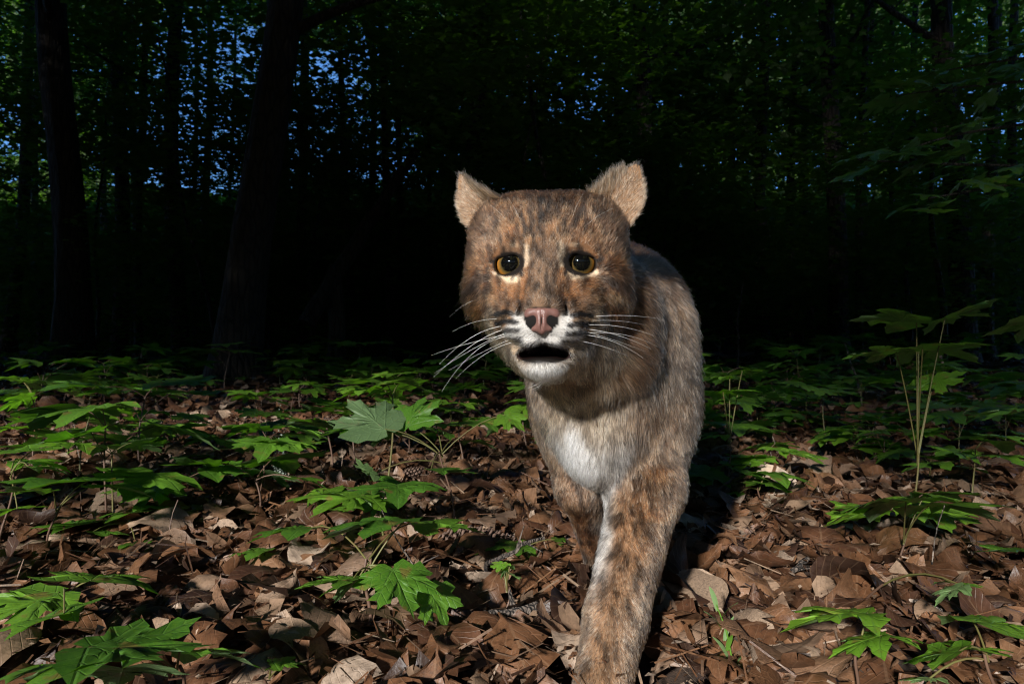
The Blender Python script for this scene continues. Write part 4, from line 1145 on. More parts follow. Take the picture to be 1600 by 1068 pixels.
def coat(P):
    """coat colour, hair length, and whiteness at world points on the skin"""
    h = w2h(P) * 1000.0
    x, y, z = h[:, 0], h[:, 1], h[:, 2]
    ax = np.abs(x); sgx = np.sign(x)
    n1 = vnoise(P * 55, 1); n2 = vnoise(P * 160, 2); n3 = vnoise(P * 25, 3)
    wx = x + (n2 - 0.5) * 5; wz = z + (n1 - 0.5) * 5; wax = np.abs(wx)
    c = np.tile(C_BROWN, (len(P), 1))
    # ---------- face
    c = lerp(c, C_GREY, 0.5 * smooth01((n3 - 0.35) * 3))
    c = lerp(c, np.array([0.25, 0.120, 0.050]), 0.50 * smooth01((z - 12) / 14) * (1 - smooth01((ax - 34) / 20)))
    c = lerp(c, C_RUFOUS, 0.55 * (1 - smooth01((np.hypot((wax - 22) / 16, (wz - 26) / 14) - 0.5) / 0.9)))
    c = lerp(c, C_BUFF, 0.65 * seg_mask(wax, wz, [(12, 18), (17, 32)], 3, 7))
    c = lerp(c, C_RUFOUS, 0.5 * seg_mask(wax, wz, [(48, 4), (64, -6)], 6, 12))
    c = lerp(c, C_RUFOUS, 0.58 * seg_mask(wax, wz, [(18, -14), (22, -26), (36, -22)], 5, 10))
    c = lerp(c, C_RUFOUS, 0.55 * seg_mask(wax, wz, [(60, -30), (70, -48)], 6, 14))
    # centre of the bridge
    c = lerp(c, np.array([0.185, 0.112, 0.066]) , (0.25 + 0.6 * n1) * (y < 0) * (1 - smooth01((ax - 9) / 7)) * smooth01((6 - z) / 12))
    # dark forehead streaks
    for px_, a_ in ((3.5, 1.0), (12.0, 0.9), (22.5, 0.8), (34.0, 0.75), (46.0, 0.6)):
        st = seg_mask(wax, wz, [(px_ * 0.7, 24), (px_ * 1.15, 62)], 1.2, 3.5)
        c = lerp(c, C_DARK, a_ * st * smooth01((n1 - 0.15) * 3))
    c = lerp(c, C_DARK, 0.75 * seg_mask(wx, wz, [(-6, 66), (14, 68)], 6, 12) * smooth01(n1 * 1.5))
    c = lerp(c, C_DARK, 0.75 * seg_mask(wax, wz, [(25, 20.5), (29, 15.5)], 0.8, 3))       # brow streak
    # cheek bands
    for (a, b), m_ in (([(52, -14), (72, -20)], 0.9), ([(50, -26), (74, -36)], 0.95), ([(48, -42), (66, -62)], 0.95)):
        c = lerp(c, C_DARK, m_ * seg_mask(wax, wz, [a, b], 2.0, 5) * smooth01(n1 * 2.2))
    c = lerp(c, C_BUFF, 0.65 * seg_mask(wax, wz, [(46, -34), (66, -28)], 2, 6))
    c = lerp(c, C_CREAM, 0.6 * seg_mask(wax, wz, [(46, -54), (58, -76)], 5, 12))
    # pale patches round the eyes
    c = lerp(c, C_CREAM * 1.1, 0.75 * seg_mask(wax, wz, [(14.5, 13), (15.5, 4), (15.8, -4)], 1.0, 3.6))
    c = lerp(c, C_CREAM, 0.30 * seg_mask(wax, z, [(20, 14), (30, 15)], 0.5, 2.6))
    c = lerp(c, C_CREAM * 1.4, 0.95 * seg_mask(wax, wz, [(24, -14.5), (32, -14.5), (44, -8)], 1.6, 3.4))
    c = lerp(c, C_DARK, 0.55 * seg_mask(wax, wz, [(47, -2), (66, -12)], 0.8, 3.5) * smooth01(n1 * 1.8))
    c = lerp(c, C_DARK, 0.45 * seg_mask(wax, wz, [(44, 12), (62, 16)], 0.8, 4) * smooth01(n2 * 1.6))
    # dark skin at the lids
    ex = (ax - 31.3); ez = z + 0.4
    lid = np.hypot((ex - 0.6) / 13.2, (ez + 1.9) / 9.9)
    lidm = (1 - smooth01((lid - 1.06) / 0.12)) * (y < 12)
    c = lerp(c, C_BLACK, seg_mask(ax, z, [(42, 2), (50, 1.0)], 0.6, 2.2) * 0.95)
    c = lerp(c, C_BLACK, seg_mask(ax, z, [(20.5, -6.5), (18.8, -13)], 0.8, 2.2) * 0.95)
    c = lerp(c, C_BLACK, 0.9 * (1 - smooth01((lid - 1.09 - 0.07 * (ez > 0)) / 0.10)) * (y < 12))
    # muzzle
    muz = (y < -2)
    white = muz * (1 - smooth01((np.hypot((wax - 16) / 20, (wz + 66.5) / 11) - 0.75) / 0.45))
    white = np.maximum(white, muz * (1 - smooth01((np.hypot(wx / 21, (wz + 93) / 12) - 0.8) / 0.4)))
    white = np.maximum(white, 0.9 * seg_mask(wax, wz, [(20, -50), (17, -58)], 2.5, 4) * muz)
    c = lerp(c, C_BUFF * 1.1, 0.8 * muz * (1 - smooth01((np.hypot((wax - 28) / 18, (wz + 58) / 14) - 0.6) / 0.5)))
    c = lerp(c, C_WHITE, white)
    for a, q_, b, m_, w_ in (((25, -49), (32, -46), (41, -48), 1.0, 1.4), ((23, -56.5), (32, -55), (43, -56), 1.0, 1.4), ((20, -63.5), (31, -63), (41, -66), 0.95, 1.1), ((19, -70), (29, -71), (38, -76), 0.95, 1.6)):
        c = lerp(c, C_BLACK, m_ * seg_mask(ax + (n2 - 0.5) * 5, z + (n1 - 0.5) * 3 + sgx * 0.8, [a, q_, b], w_, 1.8) * (y < 10))
    c = lerp(c, C_BLACK, 0.95 * seg_mask(ax, z, [(18.0, -48), (20.0, -37)], 0.6, 2.2) * (y < -15))
    # jaw line, throat
    c = lerp(c, C_CREAM, 0.85 * (1 - smooth01((np.hypot((wax - 34) / 22, (wz + 86) / 16) - 0.7) / 0.6)))
    lips = muz * np.maximum((1 - smooth01((np.hypot(wx / 25.5, (z + 80.5 + 0.10 * ax) / 7.6) - 0.86) / 0.16)), 0)
    c = lerp(c, np.array([0.10, 0.085, 0.075]), 0.8 * seg_mask(wx, wz, [(-15, -87), (0, -89), (15, -87)], 1.2, 4.5) * muz)
    # ---------- body
    cb = lerp(np.tile(C_GREY * 0.95, (len(P), 1)), C_BROWN, smooth01((n3 - 0.3) * 2))
    X, Y, Z = P[:, 0], P[:, 1], P[:, 2]
    spots = smooth01((vnoise(P * np.array([26, 22, 30]), 9) - 0.62) * 6)
    cb = lerp(cb, C_DARK, 0.42 * spots)
    back = smooth01((Z - 0.40) / 0.06)
    cb = lerp(cb, C_DARK, 0.30 * back)
    cb = lerp(cb, C_BUFF, 0.30 * (1 - smooth01((Y - 0.80) / 0.08)) * smooth01((0.42 - Z) / 0.05))     # paler front of neck and chest
    chest = 1 - smooth01((np.sqrt(((X - 0.068 - (0.245 - Z) * 0.30) / 0.017) ** 2 + ((Z - 0.232) / 0.050) ** 2) + (n1 - 0.5) * 0.6 - 0.35) / 0.75)
    chest = chest * (1 - smooth01((Y - 0.83) / 0.06))
    cb = lerp(cb, C_CREAM, 0.50 * (1 - smooth01((np.hypot((X - 0.075) / 0.06, (Z - 0.275) / 0.09) - 0.3) / 0.7)) * (Y < 0.9))
    cb = lerp(cb, C_WHITE * 1.05, np.clip(chest * 1.15, 0, 1))
    # pale inside of the near fore leg
    t = np.clip((0.27 - Z) / 0.27, 0, 1)
    legx = 0.160 - 0.060 * t
    inner = smooth01((legx - 0.024 - X + (n1 - 0.5) * 0.012) / 0.010) * smooth01((0.27 - Z) / 0.04) * smooth01((Z - 0.095) / 0.04) * (1 - smooth01((Y - 0.82) / 0.03))
    cb = lerp(cb, C_WHITE * 0.85, 0.62 * inner)
    legm = smooth01((0.27 - Z) / 0.05) * (1 - smooth01((Y - 0.84) / 0.04)) * (1 - inner)
    cb = lerp(cb, np.array([0.215, 0.125, 0.070]), 0.60 * legm)
    bars = smooth01((np.sin(Z * 160 + X * 30 + (n3 - 0.5) * 5) - 0.1) * 1.3) * legm * smooth01((X - legx + 0.012) / 0.012)
    cb = lerp(cb, C_RUFOUS, 0.34 * bars * smooth01((Z - 0.10) / 0.06))
    cb = lerp(cb, C_BUFF * 0.9, 0.4 * smooth01((0.09 - Z) / 0.05) * (Y < 0.75))
    cb = lerp(cb, cb * 0.78 * np.array([1.08, 0.98, 0.88]), (1 - np.clip(chest, 0, 1)) * smooth01((Y - 0.76) / 0.08) * (1 - 0.5 * legm))
    hd = headness(P)
    out = lerp(cb, c, hd)
    hl = h / 1000
    st4 = np.where(hd > 0.5, vnoise(np.stack([hl[:, 0] * 330, (hl[:, 1] - hl[:, 2]) * 90, (hl[:, 1] + hl[:, 2]) * 90], 1), 41), vnoise(P * np.array([200, 90, 90]), 42))
    out = out * lerp((0.30 + 1.15 * smooth01((st4 - 0.22) / 0.55))[:, None], np.ones((len(P), 1)), np.clip(white * hd + chest * (1 - hd), 0, 1) * 0.8)
    skin = np.clip(np.maximum(lidm, lips), 0, 1) * (hd > 0.5) * (y < 20)
    return out, hd, skin, np.clip(white * hd + chest * (1 - hd), 0, 1)

def fur_len(P, Nn):
    h = w2h(P) * 1000.0
    x, y, z = h[:, 0], h[:, 1], h[:, 2]; ax = np.abs(x)
    L = np.full(len(P), 9.0)                                             # forehead
    L = np.where((y < 0), 4.2 + 5.0 * smooth01((y + 30) / 40), L)       # muzzle short
    L = L + 15 * smooth01((ax - 46) / 24) * smooth01((8 - z) / 30) * smooth01((y + 5) / 25)        # ruff
    L = L + 13 * smooth01((-z - 38) / 22) * smooth01((ax - 34) / 16) * smooth01((y - 5) / 15)
    L = L + 9 * (1 - smooth01((np.hypot(ax - 70, z - 50) - 10) / 20)) * (y > 15)
    L = L + 13 * smooth01((-z - 84) / 18) * smooth01((y + 30) / 25)
    L = np.where((y < -8) & (z < -80), 7.0, L)
    d_eye = np.hypot(ax - 31, z)
    L = np.where((d_eye < 26) & (y < 22), np.minimum(L, 2.2 + 5.5 * smooth01((d_eye - 12) / 14)), L)
    Z = P[:, 2]; Y = P[:, 1]
    B = 9.0 + 9.5 * smooth01((Z - 0.15) / 0.10)
    B = B + 5 * (1 - smooth01((Y - 0.80) / 0.05)) * smooth01((Z - 0.22) / 0.05)
    B = B - 1.5 * smooth01((0.12 - Z) / 0.06) - 1.5 * smooth01((0.05 - Z) / 0.03)
    B = np.where(Z > 0.40, 19, B)
    hd = headness(P)
    return (L * hd + B * (1 - hd)) * mm

def flow(P, Nn):
    """direction the coat is combed"""
    h = w2h(P) * 1000.0
    x, y, z = h[:, 0], h[:, 1], h[:, 2]; ax = np.abs(x); sg = np.sign(x)
    d = np.stack([x * 0.9, (y + 55) * 0.9, (z + 50)], 1)
    # cheeks sweep out, back and down
    ck = smooth01((ax - 34) / 24) * smooth01((4 - z) / 26)
    d = d / (np.linalg.norm(d, axis=1)[:, None] + 1e-9)
    cheek = np.stack([sg * 0.60, np.full_like(x, 0.65), np.full_like(x, -0.75)], 1)
    d = lerp(d, cheek, ck)
    low = smooth01((-z - 72) / 14)
    chin = np.stack([x / 60, np.full_like(x, 0.35), np.full_like(x, -1.0)], 1)
    d = lerp(d, chin, low * (y > -60))
    pad = (y < -5) * smooth01((-z - 48) / 8) * smooth01((z + 80) / 6)
    padd = np.stack([sg * 1.0, np.full_like(x, 0.5), np.full_like(x, -0.35)], 1)
    d = lerp(d, padd, np.clip(pad, 0, 1) * smooth01(ax / 8))
    d = d @ HEAD_M.T
    b = np.zeros_like(P); Z = P[:, 2]; Y = P[:, 1]
    b[:, 0] = 0.15; b[:, 1] = 0.7; b[:, 2] = -0.6
    down = np.stack([(P[:, 0] - 0.10) * 2.0, np.full_like(Z, 0.05), np.full_like(Z, -1.0)], 1)
    m = np.maximum(smooth01((0.30 - Z) / 0.08), 1 - smooth01((Y - 0.80) / 0.06))
    b = lerp(b, down, m)
    paw = np.stack([np.zeros_like(Z), np.full_like(Z, -0.75), np.full_like(Z, -0.75)], 1)
    b = lerp(b, paw, smooth01((0.045 - Z) / 0.02))
    top = np.stack([np.full_like(Z, 0.2), np.full_like(Z, 1.0), np.full_like(Z, 0.05)], 1)
    b = lerp(b, top, smooth01((Z - 0.41) / 0.03))
    hd = headness(P)
    d = lerp(b, d, hd)
    n3 = np.stack([vnoise(P * 60, 21), vnoise(P * 60, 22), vnoise(P * 60, 23)], 1) - 0.5
    d = d / (np.linalg.norm(d, axis=1)[:, None] + 1e-9) + n3 * 0.75
    d = d - Nn * np.sum(d * Nn, axis=1)[:, None]
    return d / (np.linalg.norm(d, axis=1)[:, None] + 1e-9)

def sample_surface(V, Q, Nv, n, wfun, seed):
    g = np.random.default_rng(seed)
    c = V[Q].mean(1)
    d1 = V[Q[:, 2]] - V[Q[:, 0]]; d2 = V[Q[:, 3]] - V[Q[:, 1]]
    A = np.linalg.norm(np.cross(d1, d2), axis=1) * wfun(c, Nv[Q].mean(1))
    cum = np.cumsum(A); f = np.searchsorted(cum, g.random(n) * cum[-1])
    f = np.minimum(f, len(Q) - 1)
    u = g.random(n)[:, None]; v = g.random(n)[:, None]
    q = Q[f]
    W = [(1 - u) * (1 - v), u * (1 - v), u * v, (1 - u) * v]
    P = sum(W[i] * V[q[:, i]] for i in range(4)); Nn = sum(W[i] * Nv[q[:, i]] for i in range(4))
    return P, Nn / (np.linalg.norm(Nn, axis=1)[:, None] + 1e-9)

# ---- materials
def fur_material():
    m, nt, out = newmat('bobcat_fur')
    at = N(nt, 'ShaderNodeAttribute', attribute_name='hair_colour')
    pr = N(nt, 'ShaderNodeBsdfHairPrincipled')
    pr.model = 'CHIANG'
    pr.parametrization = 'COLOR'
    nt.links.new(at.outputs['Color'], pr.inputs['Color'])
    pr.inputs['Roughness'].default_value = 0.42
    pr.inputs['Radial Roughness'].default_value = 0.65
    pr.inputs['Random Roughness'].default_value = 0.2
    nt.links.new(pr.outputs[0], out.inputs[0])
    return m

def skin_material():
    m, nt, out = newmat('bobcat_skin')
    at = N(nt, 'ShaderNodeAttribute', attribute_name='coat')
    p = N(nt, 'ShaderNodeBsdfPrincipled')
    wet = N(nt, 'ShaderNodeAttribute', attribute_name='bare')
    nt.links.new(at.outputs['Color'], p.inputs['Base Color'])
    r = vmath(nt, 'MULTIPLY_ADD', wet.outputs['Fac'], -0.55, 0.85)
    nt.links.new(r, p.inputs['Roughness']); p.inputs['Specular IOR Level'].default_value = 0.18
    nt.links.new(p.outputs[0], out.inputs[0])
    return m

def curves_obj(name, pts, rad, cols, mat, parent):
    """pts (n,k,3), rad (n,k), cols (n,k,3)"""
    n, k = pts.shape[:2]
    hc = bpy.data.hair_curves.new(name)
    hc.add_curves([k] * n)
    hc.attributes['position'].data.foreach_set('vector', pts.astype(np.float32).ravel())
    ra = hc.attributes.get('radius') or hc.attributes.new('radius', 'FLOAT', 'POINT')
    ra.data.foreach_set('value', rad.astype(np.float32).ravel())
    ca = hc.attributes.new('hair_colour', 'FLOAT_COLOR', 'POINT')
    c4 = np.ones((n, k, 4), dtype=np.float32); c4[:, :, :3] = cols
    ca.data.foreach_set('color', c4.ravel())
    hc.materials.append(mat)
    return obj(name, hc, parent)

M_FUR = fur_material(); M_SKIN = skin_material()

def clump_means(P, T, size, seed):
    size = np.broadcast_to(np.asarray(size, float).reshape(-1, 1), (len(P), 1))
    """tip guide of the tuft each hair belongs to"""
    w = np.stack([vnoise(P * 140, seed), vnoise(P * 140, seed + 1), vnoise(P * 140, seed + 2)], 1) - 0.5
    c = np.floor((P + w * size * 1.6) / size).astype(np.int64)
    key = c[:, 0] * 73856093 ^ c[:, 1] * 19349663 ^ c[:, 2] * 83492791
    _, inv = np.unique(key, return_inverse=True)
    inv = inv.ravel(); cnt = np.bincount(inv).astype(float)
    m = np.stack([np.bincount(inv, T[:, q]) / cnt for q in range(3)], 1)
    return m[inv], inv

def strands(P, Nn, D, L, base, white, g, lift=0.45, K=6, jitter=0.22, tipadd=1.0, r0=0.000155, clump=0.78, csize=0.0024):
    n = len(P)
    L = L * (0.62 + 0.65 * g.random(n))
    side = np.cross(Nn, D)
    D = D + side * g.normal(0, jitter, n)[:, None]
    lf = np.clip(lift + g.normal(0, 0.15, n), 0.08, 1.3)[:, None]
    t = np.linspace(0, 1, K)[None, :, None]
    d0 = D + Nn * (lf + 0.35); d0 /= np.linalg.norm(d0, axis=1)[:, None]
    d1 = D + Nn * (lf - 0.30) + np.array([0, 0, -0.12]); d1 /= np.linalg.norm(d1, axis=1)[:, None]
    Lk = L[:, None, None]
    pts = (P - Nn * 0.0006)[:, None, :] + Lk * (d0[:, None, :] * (t - 0.5 * t * t) + d1[:, None, :] * (0.5 * t * t))
    tip = pts[:, -1]
    gt, inv = clump_means(P, tip, csize, 31)
    cl = clump * (0.4 + 0.8 * g.random(n))[:, None, None]
    pts = pts + (gt - tip)[:, None, :] * cl * t ** 1.5
    kink = g.normal(0, 1, (n, 1, 3)) * (np.sin(t * 3.0) * Lk * 0.035)
    pts = pts + kink
    guard = g.random(n) < 0.16
    rad = r0 * np.where(guard, 1.55, 1.0)[:, None] * (1.0 - 0.78 * t[..., 0] ** 1.6) * (0.65 + 0.8 * g.random(n))[:, None]
    # agouti banding: dusky root, coat colour, then pale or black tip; hairs of one tuft mostly agree
    nt_ = inv.max() + 1
    ut = g.random(nt_)[inv]; u = np.where(g.random(n) < 0.86, ut, g.random(n)); u = np.where(guard, u * 0.66, u)
    cf = g.normal(1.0, 0.26, nt_)[inv]            # tufts differ a little
    base = base * np.clip(cf, 0.45, 1.7)[:, None]
    tipc = np.where((u < 0.22)[:, None], np.clip(base * 1.5 + (np.where(guard, 0.34, 0.24) * tipadd)[:, None] * np.array([1, 0.80, 0.58]), 0, 0.85), np.where((u < 0.62)[:, None], base * 0.10, base * (0.7 + 0.6 * g.random(n))[:, None]))
    dark = (base.mean(1) < 0.05)[:, None]
    tipc = np.where(dark & (u < 0.88)[:, None], base, tipc)
    tipc = lerp(tipc, np.clip(base * 1.02, 0, 0.9), white)
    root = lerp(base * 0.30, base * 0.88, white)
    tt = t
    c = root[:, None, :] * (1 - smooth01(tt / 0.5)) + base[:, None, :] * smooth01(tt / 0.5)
    m = smooth01((tt - 0.55) / 0.22)
    c = c * (1 - m) + tipc[:, None, :] * m
    c = c * (0.55 + 0.85 * g.random(n) ** 1.2)[:, None, None]
    return pts, rad, np.clip(c, 0.003, 0.92)

cat_root = empty('bobcat', (0.13, 0.90, 0.0))
tag(cat_root, 'bobcat walking towards the camera with ears back and mouth slightly open', 'bobcat')
OFF = np.array([0.13, 0.90, 0.0])
pc, hd_, sk_, wh_ = coat(cat_v)
body_me = mesh_np('body', cat_v - OFF, cat_q, M_SKIN)
hx = w2h(cat_v) * 1000
inmouth = (1 - smooth01((np.hypot(hx[:, 0] / 25.5, (hx[:, 2] + 80.5 + 0.10 * np.abs(hx[:, 0])) / 8.6) - 0.95) / 0.1)) * (hx[:, 1] < 15) * (hx[:, 1] > -60)
inner_m = inmouth
skc = lerp(pc * 0.55, C_BLACK * 1.3, np.maximum(sk_, 0))
skc = lerp(skc, C_BLACK * 0.6, (np.hypot(hx[:, 0] / 14.5, (hx[:, 2] + 52.5) / 11.0) < 1.0) * (hx[:, 1] < -31) * 1.0)
skc = lerp(skc, C_BLACK, inner_m)
skc = lerp(skc, np.array([0.014, 0.007, 0.006]), inner_m * (hx[:, 1] > -22) * (hx[:, 2] < -76))
at = body_me.attributes.new('coat', 'FLOAT_COLOR', 'POINT')
c4 = np.ones((len(cat_v), 4), dtype=np.float32); c4[:, :3] = skc
at.data.foreach_set('color', c4.ravel())
at = body_me.attributes.new('bare', 'FLOAT', 'POINT')
at.data.foreach_set('value', np.clip(np.maximum(sk_, inmouth * 0.5), 0, 1).astype(np.float32))
body_o = obj('body', body_me, cat_root)

# ---- fur
def wfun(P, Nn):
    h = w2h(P) * 1000
    hd = headness(P)
    vis = (P[:, 1] < 1.05) * 0.55 + 0.45
    face = 2.6 * hd * (1 + 0.7 * (h[:, 1] < 5))
    legs = (1.6 + 1.2 * smooth01((0.16 - P[:, 2]) / 0.08)) * (1 - smooth01((P[:, 1] - 0.85) / 0.1)) * (1 - hd)
    # towards the camera only matters for density, both sides are covered
    w = (1 + face + legs) * vis
    to = np.array([0, 0, CAM_Z]) - P
    to /= np.linalg.norm(to, axis=1)[:, None]
    w = w * np.where(np.sum(to * Nn, 1) > -0.25, 1.0, 0.35)
    w = np.where(P[:, 1] > 1.25, w * 0.5, w)
    return w
NF = 300000
g = np.random.default_rng(11)
P_, N_ = sample_surface(cat_v, cat_q, cat_n, NF, wfun, 5)
base_, hdm, skm, whm = coat(P_)
hp = w2h(P_) * 1000
inm = (np.hypot(hp[:, 0] / 24, (hp[:, 2] + 81.0 + 0.10 * np.abs(hp[:, 0])) / 6.4) < 1.0) & (hp[:, 1] < 25)
nose_zone = (np.hypot(hp[:, 0] / 14.5, (hp[:, 2] + 52.5) / 11.0) < 1.0) & (hp[:, 1] < -31)
insocket = (np.linalg.norm((np.stack([np.abs(hp[:, 0]), hp[:, 1], hp[:, 2]], 1) - EYE * 1000), axis=1) < EYE_R * 1000 + 1.6)
keep = (g.random(NF) > skm * 1.05) & ~inm & ~nose_zone & ~insocket
P_, N_, base_, whm, hdm = P_[keep], N_[keep], base_[keep], whm[keep], hdm[keep]
L_ = fur_len(P_, N_)
hp_y = w2h(P_)[:, 1]
D_ = flow(P_, N_)
lift = 0.34 + 0.18 * (1 - hdm) * smooth01((P_[:, 2] - 0.14) / 0.08) - 0.16 * smooth01((0.14 - P_[:, 2]) / 0.05)
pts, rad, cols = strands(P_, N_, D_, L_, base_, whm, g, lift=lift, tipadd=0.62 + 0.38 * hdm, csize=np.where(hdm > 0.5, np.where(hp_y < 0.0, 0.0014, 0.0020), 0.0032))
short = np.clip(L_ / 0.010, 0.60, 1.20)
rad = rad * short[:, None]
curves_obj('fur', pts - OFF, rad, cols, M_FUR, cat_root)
del pts, rad, cols
# ---- nose pad (bare, pink)
def grid_box(lo, hi, st):
    global GX, GY, GZ, F
    GX, GY, GZ = [np.arange(a, b, st, dtype=np.float32) for a, b in zip(lo, hi)]
    F = np.full((len(GX), len(GY), len(GZ)), 0.03, dtype=np.float32)
nc = h2w(np.array([0, -46, -51]) * mm)
grid_box(nc - 0.023, nc + 0.023, 0.0008)
ell(H(0, -52.5, -46.0), H(13.5, 8.5, 5.2), k=0.003, head=True)
sell(H(10.2, -51.0, -49.5), H(5.6, 7, 6.2), k=0.004)
ell(H(0, -57.5, -55.0), H(5.6, 6.5, 9.5), k=0.005, head=True)
ell(H(0, -53.5, -60.0), H(3.6, 6.0, 6.0), k=0.003, head=True)
sell(H(5.0, -55.0, -60.0), H(4.5, 5, 3.0), (0, 20, 0), k=0.003)
ell(H(0, -50, -54), H(11, 6, 8), k=0.003, head=True)
sell(H(8.9, -61.5, -53.6), H(3.5, 9, 3.2), (0, 30, 0), k=0.0025, op='sub')
sell(H(13.0, -58.0, -53.0), H(3.0, 8, 1.5), (0, -10, 0), k=0.002, op='sub')
ell(H(0, -64.0, -55), H(0.5, 3.0, 9), k=0.002, op='sub', head=True)
nv, nq = surface_nets(F, GX, GY, GZ)
nv = relax(nv, nq, 3, 0.5)
nh = w2h(nv) * 1000
nostril = 1 - smooth01((np.hypot((np.abs(nh[:, 0]) - 9.0) / 4.2, (nh[:, 2] + 53.6) / 3.4) - 0.75) / 0.35)
nostril = np.maximum(nostril, smooth01((nh[:, 1] + 46) / 3.0) * (nh[:, 2] < -47))
def nose_material():
    m, nt, out = newmat('nose_leather')
    at = N(nt, 'ShaderNodeAttribute', attribute_name='dark')
    tc = N(nt, 'ShaderNodeTexCoord')
    vo = N(nt, 'ShaderNodeTexVoronoi', feature='DISTANCE_TO_EDGE'); vo.inputs['Scale'].default_value = 900
    ns = N(nt, 'ShaderNodeTexNoise'); ns.inputs['Scale'].default_value = 170
    nt.links.new(tc.outputs['Object'], vo.inputs[0]); nt.links.new(tc.outputs['Object'], ns.inputs[0])
    c = mixc(nt, ns.outputs[0], (0.105, 0.052, 0.042), (0.185, 0.092, 0.075))
    c = mixc(nt, at.outputs['Fac'], c, (0.010, 0.006, 0.006))
    p = N(nt, 'ShaderNodeBsdfPrincipled')
    nt.links.new(c, p.inputs['Base Color'])
    p.inputs['Roughness'].default_value = 0.38
    p.inputs['Subsurface Weight'].default_value = 0.15
    p.inputs['Subsurface Radius'].default_value = (0.003, 0.001, 0.0008)
    b = N(nt, 'ShaderNodeBump'); b.inputs['Strength'].default_value = 0.5; b.inputs['Distance'].default_value = 0.0006
    nt.links.new(vo.outputs['Distance'], b.inputs['Height'])
    nt.links.new(b.outputs[0], p.inputs['Normal'])
    nt.links.new(p.outputs[0], out.inputs[0])
    return m
nme = mesh_np('nose', nv - OFF, nq, nose_material())
a_ = nme.attributes.new('dark', 'FLOAT', 'POINT'); a_.data.foreach_set('value', nostril.astype(np.float32))
tag(obj('nose', nme, cat_root), 'pink nose leather')

# ---- eyes
def eye_material():
    m, nt, out = newmat('amber_eye')
    tc = N(nt, 'ShaderNodeTexCoord')
    sp = N(nt, 'ShaderNodeSeparateXYZ'); nt.links.new(tc.outputs['Object'], sp.inputs[0])
    r = vmath(nt, 'SQRT', vmath(nt, 'ADD', vmath(nt, 'MULTIPLY', sp.outputs[0], sp.outputs[0]), vmath(nt, 'MULTIPLY', sp.outputs[1], sp.outputs[1])))
    rr = vmath(nt, 'DIVIDE', r, EYE_R)
    ang = vmath(nt, 'ARCTAN2', sp.outputs[1], sp.outputs[0])
    cmb = N(nt, 'ShaderNodeCombineXYZ')
    nt.links.new(vmath(nt, 'MULTIPLY', vmath(nt, 'SINE', ang), 4.5), cmb.inputs[0]); nt.links.new(vmath(nt, 'MULTIPLY', vmath(nt, 'COSINE', ang), 4.5), cmb.inputs[1])
    nt.links.new(vmath(nt, 'MULTIPLY', rr, 1.6), cmb.inputs[2])
    ns = N(nt, 'ShaderNodeTexNoise'); ns.inputs['Scale'].default_value = 2.4; ns.inputs['Detail'].default_value = 4
    nt.links.new(cmb.outputs[0], ns.inputs[0])
    rn = vmath(nt, 'ADD', rr, vmath(nt, 'MULTIPLY', vmath(nt, 'SUBTRACT', ns.outputs[0], 0.5), 0.10))
    c = ramp(nt, rn, [(0.0, (0.002, 0.002, 0.002)), (0.505, (0.002, 0.002, 0.002)), (0.53, (0.035, 0.026, 0.010)), (0.60, (0.09, 0.058, 0.018)),
                      (0.69, (0.18, 0.088, 0.018)), (0.80, (0.30, 0.125, 0.018)), (0.88, (0.10, 0.042, 0.010)), (0.93, (0.012, 0.008, 0.006)), (1.0, (0.03, 0.02, 0.016))])
    c = mixc(nt, vmath(nt, 'MULTIPLY', vmath(nt, 'GREATER_THAN', ns.outputs[0], 0.62), 0.5), c, (0.03, 0.03, 0.012), 'MIX')
    p = N(nt, 'ShaderNodeBsdfPrincipled')
    nt.links.new(c, p.inputs['Base Color'])
    p.inputs['Roughness'].default_value = 0.6
    p.inputs['Specular IOR Level'].default_value = 0.0
    p.inputs['Coat Weight'].default_value = 0.5
    p.inputs['Coat Roughness'].default_value = 0.035
    p.inputs['Coat IOR'].default_value = 1.36
    nt.links.new(p.outputs[0], out.inputs[0])
    return m
def uv_sphere(r, nu=48, nv_=32, bulge=0.0):
    v, f = [], []
    for j in range(nv_ + 1):
        th = math.pi * j / nv_
        for i in range(nu):
            ph = 2 * math.pi * i / nu
            q = math.exp(-(th / 0.62) ** 4) * bulge
            v.append(((r) * math.sin(th) * math.cos(ph), r * math.sin(th) * math.sin(ph), r * math.cos(th) * (1 + q)))
    for j in range(nv_):
        for i in range(nu):
            a = j * nu + i; b = j * nu + (i + 1) % nu
            f.append((a, a + nu, b + nu, b))
    return v, np.array(f)
M_EYE = eye_material()
ev, ef = uv_sphere(EYE_R, bulge=0.05)
eye_me = mesh_np('eye', ev, ef, M_EYE)
for s in (-1, 1):
    e = obj('eye', eye_me, cat_root)
    wc = h2w(EYE * [s, 1, 1])
    e.location = wc - OFF
    look = Vector((0, 0.0, CAM_Z)) - Vector(wc) + Vector((0.12 * s, 0, 0.085))
    e.rotation_euler = look.to_track_quat('Z', 'Y').to_euler()

